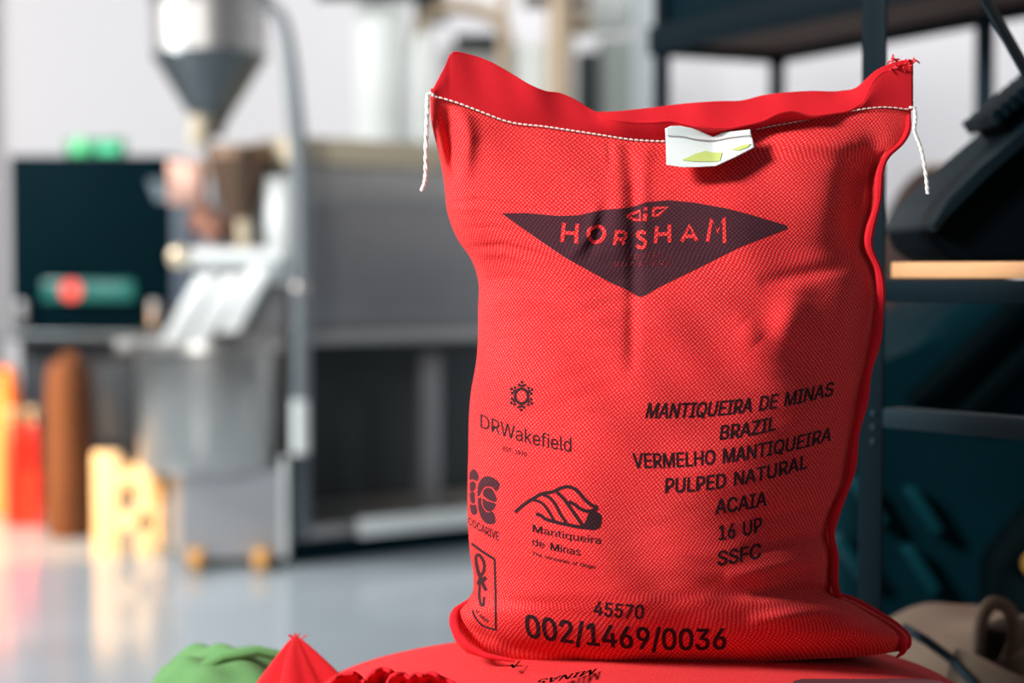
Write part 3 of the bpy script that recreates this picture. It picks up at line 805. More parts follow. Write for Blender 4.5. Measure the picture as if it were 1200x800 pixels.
    'Q': (533, '245,159 313,159 369,85 384,65 468,-48 401,-48 346,27 331,46 267,-7 225,-3 186,7 150,25 119,49 92,79 70,115 53,157 44,203 40,254 44,305 53,352 70,393 92,429 119,459 150,484 186,501 225,512 267,516 309,512 348,501 384,484 415,459 442,429 464,393 480,352 490,305 493,254 490,203 480,157 464,115 442,79 415,49 384,25 348,7 309,-3 267,53 296,55 324,63 349,76 372,94 392,116 408,144 420,176 428,213 430,254 428,295 420,332 408,365 392,392 372,415 349,433 324,446 296,453 267,456 237,453 210,445 184,433 161,415 142,392 125,364 113,332 106,295 103,254 106,213 113,176 125,144 142,117 161,94 184,76 210,63 237,55', '7,1,0 7,2,1 7,3,2 7,4,3 6,4,7 5,4,6 25,27,26 24,27,25 24,28,27 23,28,24 23,29,28 22,29,23 22,30,29 21,63,22 63,62,22 62,30,22 62,61,30 61,31,30 60,31,61 21,64,63 59,31,60 21,65,64 58,31,59 21,66,65 58,32,31 20,66,21 57,32,58 20,67,66 19,67,20 57,33,32 56,33,57 19,68,67 55,33,56 19,69,68 18,69,19 55,34,33 54,34,55 18,70,69 17,70,18 54,35,34 53,35,54 17,71,70 16,71,17 16,72,71 52,35,53 52,36,35 16,73,72 51,36,52 15,73,16 51,37,36 15,74,73 50,37,51 14,74,15 50,38,37 14,75,74 49,38,50 14,76,75 48,38,49 13,76,14 48,39,38 13,77,76 47,39,48 12,77,13 47,40,39 12,78,77 46,40,47 12,79,78 45,40,46 12,44,79 44,40,45 12,40,44 12,41,40 11,41,12 10,41,11 10,42,41 9,42,10 9,43,42 8,43,9'),
    'R': (449, '60,0 60,509 236,509 273,506 305,500 333,489 356,473 376,455 390,433 401,408 407,381 409,352 407,323 401,296 390,271 376,250 356,232 333,217 305,206 273,200 236,198 96,198 96,255 234,255 258,256 280,260 298,267 313,276 325,287 334,300 340,316 344,333 345,352 344,371 340,389 334,405 325,419 313,430 298,440 279,446 258,451 233,452 125,452 125,0 353,0 230,229 303,229 428,0', '0,22,1 22,42,1 42,2,1 42,3,2 42,4,3 42,5,4 42,6,5 42,7,6 42,41,7 41,40,7 40,8,7 22,43,42 39,8,40 38,8,39 37,8,38 37,9,8 36,9,37 35,9,36 35,10,9 34,10,35 33,10,34 33,11,10 32,11,33 31,11,32 31,12,11 30,12,31 30,13,12 29,13,30 28,13,29 28,14,13 27,14,28 26,14,27 26,15,14 25,15,26 24,15,25 23,15,24 0,21,22 43,23,22 43,20,23 20,15,23 20,16,15 20,17,16 20,18,17 20,19,18 0,20,21 0,43,20 44,46,45 44,47,46'),
    'S': (447, '224,-9 188,-7 156,-1 128,9 102,23 81,40 64,60 51,83 42,109 38,137 104,137 108,118 114,102 123,88 136,76 150,66 166,59 185,53 204,50 224,49 246,50 267,54 286,60 303,69 317,79 329,92 338,106 344,122 346,139 344,154 340,168 332,179 322,189 310,197 296,205 280,211 263,217 245,222 184,239 145,253 112,269 86,289 67,313 56,341 52,372 54,400 62,425 75,448 92,468 113,484 138,498 165,508 195,514 227,516 259,514 289,508 316,498 340,484 360,468 377,449 390,427 398,403 401,378 337,378 332,402 320,421 302,437 280,449 254,456 225,459 204,457 185,454 167,448 152,440 139,430 129,418 121,405 117,391 115,376 117,359 122,345 131,334 142,324 155,315 169,308 184,302 198,297 212,293 264,279 279,275 295,270 312,264 328,256 344,248 359,238 372,226 384,213 395,198 402,180 407,161 408,139 406,112 399,87 386,64 370,43 349,25 323,11 294,0 261,-7', '52,54,53 51,54,52 51,55,54 50,55,51 50,56,55 49,56,50 49,57,56 48,57,49 48,58,57 48,59,58 47,70,48 70,69,48 69,59,48 68,59,69 47,71,70 67,59,68 47,72,71 66,59,67 66,60,59 46,72,47 46,73,72 46,74,73 65,60,66 46,75,74 65,61,60 45,75,46 64,61,65 45,76,75 45,77,76 64,62,61 63,62,64 44,77,45 44,78,77 44,79,78 43,79,44 43,80,79 43,81,80 42,81,43 42,82,81 42,83,82 42,84,83 41,84,42 41,85,84 41,86,85 41,87,86 41,88,87 40,88,41 40,89,88 40,90,89 40,91,90 39,91,40 39,92,91 39,93,92 38,93,39 38,94,93 37,94,38 37,95,94 37,96,95 36,96,37 35,96,36 35,97,96 34,97,35 33,97,34 33,98,97 32,98,33 31,98,32 31,99,98 30,99,31 29,99,30 29,100,99 28,100,29 27,100,28 27,101,100 8,10,9 8,11,10 26,101,27 8,12,11 26,102,101 7,12,8 25,102,26 7,13,12 24,102,25 7,14,13 24,103,102 6,14,7 23,103,24 6,15,14 22,103,23 6,16,15 22,104,103 21,104,22 5,16,6 5,17,16 20,104,21 5,18,17 19,104,20 5,19,18 5,104,19 5,105,104 4,105,5 4,106,105 3,106,4 3,107,106 2,107,3 2,108,107 1,108,2 1,0,108'),
    'T': (449, '32,452 32,509 417,509 417,452 257,452 257,0 193,0 193,452', '0,2,1 0,3,2 7,3,0 6,4,7 4,3,7 6,5,4'),
    'U': (517, '259,-8 220,-6 186,2 154,15 126,33 103,55 85,80 71,108 63,140 60,173 60,509 124,509 124,178 126,155 132,133 141,113 153,95 169,80 187,68 208,59 232,53 259,52 285,53 309,59 331,68 349,80 364,95 377,113 385,133 391,155 393,178 393,509 457,509 457,173 454,140 446,108 433,80 414,55 391,33 363,15 332,2 297,-6', '9,11,10 9,12,11 30,32,31 30,33,32 9,13,12 29,33,30 8,13,9 29,34,33 8,14,13 28,34,29 7,14,8 28,35,34 27,35,28 7,15,14 7,16,15 26,35,27 6,16,7 26,36,35 6,17,16 25,36,26 6,18,17 24,36,25 5,18,6 24,37,36 5,19,18 23,37,24 5,20,19 22,37,23 22,38,37 4,20,5 4,21,20 21,38,22 4,38,21 4,39,38 3,39,4 2,39,3 2,40,39 1,40,2 1,41,40 0,41,1'),
    'V': (480, '204,0 16,509 84,509 192,206 199,187 207,164 215,137 225,106 236,71 248,31 235,31 247,71 257,107 267,138 276,165 283,187 290,206 395,509 463,509 278,0', '0,2,1 0,3,2 16,18,17 16,19,18 0,4,3 15,19,16 14,19,15 0,5,4 13,19,14 0,6,5 12,19,13 0,7,6 11,19,12 0,8,7 10,9,11 9,19,11 0,9,8 0,19,9'),
    'Z': (438, '42,0 42,46 273,385 284,400 295,415 306,431 318,446 329,461 341,476 348,454 327,453 306,453 285,452 265,452 244,452 223,452 40,452 40,509 397,509 397,462 169,129 157,113 146,97 134,81 97,33 90,54 111,55 131,56 152,57 173,57 193,57 214,57 399,57 399,0', '16,18,17 16,8,18 8,19,18 16,7,8 9,19,8 9,20,19 16,11,7 11,6,7 10,20,9 11,6,10 6,20,10 16,12,11 16,13,12 16,14,13 16,15,14 5,20,6 4,20,5 3,20,4 2,20,3 1,20,2 1,21,20 1,22,21 1,23,22 1,25,23 25,26,23 26,24,23 30,32,31 30,33,32 29,33,30 28,33,29 27,33,28 26,33,27 24,33,26 1,24,25 0,24,1 0,33,24'),
    'a': (389, '160,-9 137,-7 115,-3 94,5 76,15 60,29 48,45 38,63 32,84 30,108 32,128 36,146 43,161 53,174 64,184 78,193 92,200 108,206 125,211 143,214 161,217 178,220 234,227 247,229 257,231 265,235 271,240 274,246 276,255 275,272 272,285 267,297 260,307 251,315 240,322 227,327 212,330 196,331 178,330 163,327 149,322 137,316 127,309 118,301 110,292 104,283 100,274 41,291 51,313 64,331 79,346 95,358 114,368 133,375 153,380 173,383 194,384 208,384 223,382 239,379 255,375 271,369 286,360 300,350 312,336 322,320 330,301 335,278 337,251 337,0 277,0 277,52 272,52 267,43 260,34 252,25 242,16 229,8 215,1 199,-4 181,-7 170,45 192,47 211,51 228,59 242,68 254,80 263,93 270,108 274,122 276,138 276,190 272,187 267,184 259,182 251,180 241,178 231,176 200,171 175,168 161,166 147,163 134,159 122,153 112,147 103,139 97,130 93,118 92,105 93,93 96,82 102,72 109,64 119,57 130,52 142,48 156,46', '55,57,56 55,58,57 54,58,55 54,59,58 53,59,54 53,60,59 52,60,53 52,61,60 52,62,61 51,62,52 51,63,62 50,63,51 50,64,63 49,64,50 49,37,64 37,36,64 36,65,64 48,38,49 38,37,49 48,39,38 35,65,36 48,40,39 34,65,35 48,41,40 33,65,34 33,66,65 48,42,41 32,66,33 47,42,48 47,43,42 31,66,32 31,67,66 47,44,43 30,67,31 47,45,44 46,45,47 29,67,30 29,68,67 28,68,29 27,68,28 27,69,68 26,69,27 25,69,26 24,91,25 91,69,25 23,91,24 22,91,23 21,91,22 20,91,21 19,91,20 18,91,19 17,91,18 16,91,17 15,91,16 14,91,15 14,92,91 90,69,91 14,93,92 14,94,93 13,94,14 13,95,94 13,96,95 13,97,96 13,98,97 12,98,13 12,99,98 12,100,99 12,101,100 12,102,101 11,102,12 11,103,102 11,104,103 11,105,104 10,105,11 10,106,105 89,69,90 10,107,106 9,107,10 88,69,89 9,108,107 8,108,9 87,69,88 8,109,108 86,69,87 8,110,109 7,110,8 7,111,110 85,71,86 71,69,86 7,112,111 84,71,85 7,113,112 6,113,7 83,72,84 72,71,84 6,114,113 6,115,114 83,73,72 70,69,71 82,73,83 6,116,115 81,73,82 6,81,116 6,73,81 5,73,6 5,74,73 5,75,74 4,75,5 4,76,75 4,77,76 3,77,4 3,78,77 2,78,3 2,79,78 1,79,2 1,80,79 0,80,1'),
    'd': (424, '195,-8 165,-6 137,3 111,16 89,34 70,57 55,84 43,116 36,151 34,189 36,227 43,261 55,293 70,320 89,342 112,361 137,374 165,382 196,384 218,383 237,379 253,373 267,364 278,355 287,346 295,336 301,327 306,319 311,319 311,509 372,509 372,0 313,0 313,59 307,59 301,50 295,41 287,31 277,21 266,12 252,4 236,-3 217,-7 205,47 226,49 246,55 263,65 278,78 290,95 299,115 306,138 310,162 312,189 310,216 306,241 300,263 290,282 278,299 263,312 246,322 227,328 205,330 182,328 162,322 145,311 130,298 118,281 108,261 102,239 98,215 96,189 98,163 102,139 109,117 118,97 130,80 145,66 162,55 182,49', '28,30,29 28,31,30 17,19,18 17,20,19 16,20,17 16,21,20 15,21,16 15,22,21 15,23,22 14,23,15 14,24,23 14,25,24 13,61,14 61,25,14 61,26,25 13,62,61 60,26,61 59,26,60 13,63,62 59,27,26 58,27,59 13,64,63 12,64,13 58,28,27 58,57,28 57,56,28 56,55,28 55,54,28 54,31,28 12,65,64 12,66,65 11,66,12 11,67,66 10,67,11 10,68,67 53,31,54 10,69,68 9,69,10 52,31,53 9,70,69 9,71,70 51,31,52 8,71,9 8,72,71 50,31,51 7,72,8 7,73,72 49,31,50 7,74,73 6,74,7 48,31,49 6,75,74 47,33,48 33,31,48 5,75,6 5,76,75 46,33,47 5,77,76 45,34,46 34,33,46 45,35,34 32,31,33 4,77,5 4,78,77 44,35,45 44,36,35 4,43,78 43,36,44 4,36,43 4,37,36 3,37,4 3,38,37 3,39,38 2,39,3 2,40,39 2,41,40 1,41,2 1,42,41 0,42,1'),
    'e': (404, '212,-8 177,-5 145,3 117,16 92,35 72,58 56,85 44,116 37,150 34,187 36,224 44,258 55,290 71,317 91,340 115,359 142,373 172,382 205,384 226,383 246,380 266,374 285,366 303,355 319,341 334,324 347,305 357,282 365,256 370,227 371,194 371,169 75,169 75,221 338,221 310,202 308,226 304,248 298,269 288,286 277,301 263,314 246,323 227,328 205,330 183,328 164,323 146,313 131,301 119,286 109,270 102,251 97,231 96,211 96,178 98,151 102,127 110,106 121,88 135,73 151,61 169,53 190,48 212,46 227,47 241,49 254,53 265,58 276,65 285,73 294,82 300,93 306,105 365,91 358,72 348,55 335,39 320,26 302,14 283,4 261,-3 237,-7', '17,19,18 17,20,19 16,20,17 16,21,20 16,22,21 15,22,16 15,23,22 14,23,15 14,24,23 14,25,24 13,45,14 45,44,14 44,25,14 43,25,44 42,25,43 13,46,45 42,26,25 41,26,42 13,47,46 12,47,13 40,26,41 12,48,47 40,27,26 39,27,40 12,49,48 11,49,12 11,50,49 38,27,39 38,28,27 11,51,50 37,28,38 10,51,11 37,29,28 10,52,51 36,29,37 10,33,52 33,53,52 36,34,29 34,30,29 35,34,36 9,33,10 9,32,33 53,34,33 53,30,34 54,30,53 54,31,30 8,32,9 55,31,54 8,31,32 8,55,31 8,56,55 7,56,8 7,57,56 6,57,7 6,58,57 71,73,72 70,73,71 70,74,73 6,59,58 5,59,6 69,74,70 5,60,59 68,74,69 68,75,74 67,75,68 5,61,60 66,75,67 4,61,5 66,76,75 4,62,61 65,76,66 64,76,65 4,63,62 63,76,64 4,76,63 4,77,76 3,77,4 3,78,77 2,78,3 2,79,78 2,80,79 1,80,2 1,81,80 0,81,1'),
    'f': (254, '228,379 228,327 6,327 6,379 81,0 81,432 82,452 87,470 96,486 107,499 120,510 135,519 152,525 169,529 187,530 201,530 212,529 222,527 231,525 238,523 243,521 227,468 215,472 209,473 202,474 195,474 178,472 164,468 154,460 147,449 143,435 142,419 142,0', '2,0,3 2,1,0 13,15,14 13,16,15 12,16,13 12,17,16 12,18,17 11,18,12 11,19,18 11,20,19 11,21,20 10,21,11 9,22,10 22,21,10 8,23,9 23,22,9 7,25,8 25,24,8 24,23,8 7,26,25 7,27,26 6,27,7 6,28,27 6,29,28 5,29,6 5,30,29 5,31,30 4,31,5 4,32,31'),
    'g': (425, '207,-151 180,-149 156,-146 134,-140 114,-132 97,-122 82,-110 70,-97 59,-84 51,-69 101,-41 107,-49 114,-57 122,-66 131,-74 142,-82 154,-88 169,-93 187,-96 207,-97 236,-95 261,-87 282,-75 298,-58 308,-34 311,-6 311,68 306,68 301,60 294,51 287,41 277,32 266,23 252,16 236,10 217,6 195,5 165,7 138,14 113,27 90,43 71,65 55,90 43,120 36,154 34,191 36,229 43,263 55,293 71,320 90,342 112,361 138,374 166,382 196,384 218,383 237,379 253,373 267,365 279,356 288,346 296,336 302,327 308,319 313,319 313,379 372,379 372,-9 370,-40 363,-67 350,-90 334,-109 314,-124 291,-136 265,-144 237,-149 205,59 227,61 246,66 264,75 278,87 290,103 300,121 307,142 311,166 312,193 311,219 307,242 300,264 291,283 279,299 264,312 247,322 227,328 205,330 182,328 163,322 145,312 130,298 118,282 109,262 102,241 98,218 96,193 98,167 102,144 109,123 118,104 131,88 145,76 163,66 183,61', '53,55,54 53,56,55 52,56,53 64,66,65 64,67,66 52,57,56 51,57,52 51,58,57 51,59,58 50,59,51 50,60,59 50,61,60 49,94,50 94,61,50 94,62,61 49,95,94 93,62,94 92,62,93 49,96,95 92,63,62 91,63,92 49,97,96 48,97,49 91,64,63 91,90,64 90,89,64 89,88,64 88,87,64 87,67,64 48,98,97 48,99,98 47,99,48 47,100,99 46,100,47 46,101,100 86,67,87 46,102,101 45,102,46 85,67,86 45,103,102 45,104,103 84,67,85 44,104,45 44,105,104 83,67,84 43,105,44 43,106,105 82,67,83 43,107,106 81,67,82 42,107,43 42,108,107 80,26,81 26,67,81 41,108,42 41,109,108 79,26,80 41,110,109 78,27,79 27,26,79 78,28,27 25,67,26 41,111,110 77,28,78 40,111,41 40,76,111 76,28,77 76,29,28 40,29,76 40,30,29 39,30,40 39,31,30 39,32,31 38,32,39 38,33,32 38,34,33 37,34,38 37,35,34 36,35,37 24,67,25 24,68,67 23,68,24 23,69,68 9,11,10 9,12,11 9,13,12 22,69,23 9,14,13 22,70,69 8,14,9 8,15,14 21,70,22 8,16,15 7,16,8 20,70,21 7,17,16 20,71,70 7,18,17 19,71,20 7,19,18 7,71,19 6,71,7 6,72,71 5,72,6 4,72,5 4,73,72 3,73,4 3,74,73 2,74,3 2,75,74 1,75,2 1,0,75'),
    'h': (410, '114,227 114,0 53,0 53,509 114,509 114,287 102,287 116,319 132,344 152,362 175,374 200,382 227,384 252,383 275,377 295,369 313,356 328,340 341,321 350,298 355,271 357,240 357,0 296,0 296,235 293,263 286,286 273,304 256,318 235,326 210,329 192,328 176,324 161,317 147,308 136,297 126,283 119,266 115,248', '2,4,3 2,6,4 6,5,4 11,13,12 11,14,13 10,14,11 10,15,14 9,15,10 9,16,15 8,16,9 8,17,16 7,31,8 31,17,8 31,30,17 30,18,17 29,18,30 7,32,31 28,18,29 7,33,32 28,19,18 6,33,7 27,19,28 6,34,33 6,35,34 26,19,27 26,20,19 6,36,35 2,37,6 37,36,6 25,20,26 25,21,20 2,38,37 24,21,25 2,0,38 24,22,21 23,22,24 2,1,0'),
    'i': (167, '53,0 53,379 114,379 114,0 84,443 73,444 63,448 54,455 47,463 43,472 41,483 43,494 47,504 54,512 63,518 73,522 84,524 95,522 105,518 114,512 121,504 125,494 126,483 125,472 121,463 114,455 105,448 95,444', '0,2,1 0,3,2 15,17,16 14,17,15 14,18,17 13,18,14 13,19,18 12,19,13 12,20,19 11,20,12 11,21,20 10,21,11 10,22,21 9,22,10 9,23,22 8,23,9 8,24,23 7,24,8 7,25,24 6,25,7 6,26,25 5,26,6 5,27,26 4,27,5'),
    'n': (410, '114,227 114,0 53,0 53,379 112,379 112,287 102,287 116,319 132,344 152,362 175,374 200,382 227,384 252,383 275,377 295,369 313,356 328,340 341,321 350,298 355,271 357,240 357,0 296,0 296,235 293,263 286,286 273,304 256,318 235,326 210,329 192,328 176,324 161,317 147,308 136,297 126,283 119,266 115,248', '11,13,12 11,14,13 10,14,11 2,4,3 2,6,4 6,5,4 10,15,14 9,15,10 9,16,15 8,16,9 8,17,16 7,31,8 31,17,8 31,30,17 30,18,17 29,18,30 7,32,31 28,18,29 7,33,32 28,19,18 6,33,7 27,19,28 6,34,33 6,35,34 26,19,27 26,20,19 6,36,35 2,37,6 37,36,6 25,20,26 25,21,20 2,38,37 24,21,25 2,0,38 24,22,21 23,22,24 2,1,0'),
    'o': (415, '207,-8 174,-5 144,3 117,16 93,35 72,58 56,85 44,116 37,150 34,187 37,225 44,260 56,291 72,318 93,341 117,360 144,374 174,382 207,384 241,382 271,374 299,360 323,341 343,318 359,291 371,260 379,225 381,187 379,150 371,116 359,85 343,58 323,35 299,16 271,3 241,-5 207,46 231,49 252,55 270,66 285,80 298,97 307,117 314,139 318,163 319,187 318,212 314,236 307,258 298,278 285,296 270,310 252,321 231,328 207,330 184,328 163,321 145,310 130,296 118,278 108,258 102,236 98,212 96,187 98,163 102,139 108,117 118,97 130,80 145,66 163,55 184,49', '17,19,18 17,20,19 16,20,17 15,20,16 15,21,20 14,21,15 14,22,21 14,23,22 13,54,14 54,23,14 13,55,54 53,23,54 13,56,55 52,23,53 13,57,56 51,23,52 51,24,23 12,57,13 12,58,57 50,24,51 12,59,58 49,24,50 11,59,12 49,25,24 11,60,59 48,25,49 10,60,11 48,26,25 10,61,60 47,26,48 10,62,61 46,26,47 46,27,26 9,62,10 9,63,62 45,27,46 8,63,9 8,64,63 44,27,45 44,28,27 8,65,64 43,28,44 43,29,28 7,65,8 7,66,65 42,29,43 7,67,66 41,29,42 6,67,7 41,30,29 40,30,41 6,68,67 5,68,6 40,31,30 39,31,40 5,69,68 5,70,69 38,31,39 4,70,5 38,32,31 4,71,70 37,32,38 4,36,71 36,32,37 4,32,36 3,32,4 3,33,32 2,33,3 2,34,33 1,34,2 1,35,34 0,35,1'),
    'q': (424, '372,-143 311,-143 311,59 306,59 301,50 295,41 287,31 277,21 266,12 252,4 236,-3 217,-7 195,-8 165,-6 137,3 111,16 89,34 70,57 55,84 43,116 36,151 34,189 36,227 43,261 55,293 70,320 89,342 112,361 137,374 165,382 196,384 218,383 237,379 253,373 267,364 278,355 287,346 295,336 301,327 307,319 313,319 313,379 372,379 205,47 226,49 246,55 263,65 278,78 290,95 299,115 306,138 310,162 312,189 310,216 306,241 300,263 290,282 278,299 263,312 246,322 227,328 205,330 182,328 162,322 145,311 130,298 118,281 108,261 102,239 98,215 96,189 98,163 102,139 109,117 118,97 130,80 145,66 162,55 182,49', '29,31,30 29,32,31 28,32,29 40,42,41 40,0,42 28,33,32 27,33,28 27,34,33 27,35,34 26,35,27 26,36,35 26,37,36 25,61,26 61,37,26 61,38,37 25,62,61 60,38,61 59,38,60 25,63,62 59,39,38 58,39,59 25,64,63 24,64,25 58,40,39 58,57,40 57,56,40 56,55,40 55,54,40 54,0,40 24,65,64 24,66,65 23,66,24 23,67,66 22,67,23 22,68,67 53,0,54 22,69,68 21,69,22 52,0,53 21,70,69 21,71,70 51,0,52 20,71,21 20,72,71 50,0,51 19,72,20 19,73,72 49,0,50 19,74,73 18,74,19 48,2,49 2,0,49 18,75,74 47,2,48 17,75,18 17,76,75 46,2,47 17,77,76 45,3,46 3,2,46 45,4,3 1,0,2 16,77,17 16,78,77 44,4,45 44,5,4 16,43,78 43,5,44 16,5,43 16,6,5 15,6,16 15,7,6 15,8,7 14,8,15 14,9,8 14,10,9 13,10,14 13,11,10 12,11,13'),
    'r': (259, '53,0 53,379 112,379 112,321 124,339 137,354 152,367 171,377 191,383 213,385 229,384 243,384 243,322 230,324 223,325 215,326 207,326 190,324 174,321 159,315 146,306 135,296 126,284 119,269 115,254 114,237 114,0', '8,10,9 8,11,10 8,12,11 7,12,8 0,2,1 0,3,2 6,12,7 5,12,6 4,13,5 13,12,5 3,16,4 16,15,4 15,14,4 14,13,4 3,17,16 3,18,17 0,24,3 24,23,3 23,22,3 22,21,3 21,20,3 20,19,3 19,18,3 0,25,24 0,26,25'),
    's': (365, '182,-8 157,-7 133,-3 112,3 93,12 76,24 62,38 50,54 41,73 36,94 94,107 101,87 111,72 124,60 141,52 160,47 181,45 206,47 227,53 244,62 258,74 265,88 268,103 266,115 262,126 254,136 243,144 229,150 212,155 149,170 118,180 92,192 72,208 58,227 50,249 47,274 49,295 55,314 65,332 79,347 95,360 115,370 137,378 161,383 187,384 212,383 234,379 254,372 271,363 286,352 299,339 309,324 318,308 324,290 268,277 262,291 254,304 243,316 228,325 210,331 187,333 166,331 147,326 131,317 119,305 111,292 109,277 110,264 115,253 124,243 136,235 152,229 172,223 229,209 261,200 287,187 306,171 320,153 328,131 331,107 329,85 323,65 312,47 298,31 281,18 260,6 236,-2 210,-7', '43,45,44 43,46,45 42,46,43 42,47,46 41,47,42 41,48,47 40,48,41 40,49,48 39,49,40 39,50,49 38,50,39 38,60,50 60,51,50 38,61,60 59,51,60 37,61,38 37,62,61 58,51,59 37,63,62 57,51,58 57,52,51 37,64,63 56,52,57 36,64,37 56,53,52 36,65,64 55,53,56 35,65,36 35,66,65 54,53,55 35,67,66 34,67,35 34,68,67 34,69,68 33,69,34 33,70,69 33,71,70 33,72,71 32,72,33 32,73,72 32,74,73 31,74,32 31,75,74 30,75,31 30,76,75 29,76,30 29,77,76 28,77,29 27,77,28 27,78,77 26,78,27 25,78,26 24,78,25 24,79,78 23,79,24 22,79,23 9,11,10 22,80,79 21,80,22 8,11,9 20,80,21 8,12,11 20,81,80 19,81,20 7,12,8 7,13,12 19,82,81 18,82,19 7,14,13 6,14,7 17,82,18 6,15,14 16,82,17 16,83,82 6,16,15 6,83,16 5,83,6 5,84,83 4,84,5 4,85,84 3,85,4 3,86,85 2,86,3 2,87,86 1,87,2 1,0,87'),
    't': (227, '204,379 204,327 6,327 6,379 65,471 126,471 126,98 127,83 130,70 136,61 144,55 156,51 170,50 185,51 202,54 213,2 207,0 200,-2 192,-3 184,-3 176,-4 168,-4 138,-1 113,7 92,21 77,41 68,64 65,93', '2,0,3 2,1,0 27,5,4 27,6,5 27,7,6 26,7,27 26,8,7 26,9,8 25,9,26 25,10,9 25,11,10 13,15,14 25,12,11 12,15,13 25,15,12 24,15,25 23,15,24 22,15,23 22,16,15 22,17,16 21,17,22 21,18,17 21,19,18 21,20,19'),
    'u': (410, '182,-5 158,-3 135,2 115,11 97,23 82,39 69,59 60,82 54,109 53,139 53,379 114,379 114,144 116,117 124,94 137,75 154,61 175,53 200,50 218,51 234,55 249,62 263,71 274,83 283,97 290,113 295,132 296,153 296,379 357,379 357,0 298,0 298,92 307,92 294,60 277,35 257,17 234,5 209,-3', '9,11,10 9,12,11 27,29,28 27,30,29 26,30,27 9,13,12 8,13,9 25,33,26 33,30,26 8,14,13 24,33,25 7,14,8 23,32,24 32,33,24 7,15,14 23,34,32 34,31,32 34,30,33 22,34,23 6,15,7 6,16,15 21,34,22 20,34,21 6,17,16 20,35,34 31,30,34 5,17,6 19,35,20 5,18,17 18,35,19 5,35,18 4,35,5 4,36,35 3,36,4 3,37,36 2,37,3 2,38,37 1,38,2 1,0,38'),
}
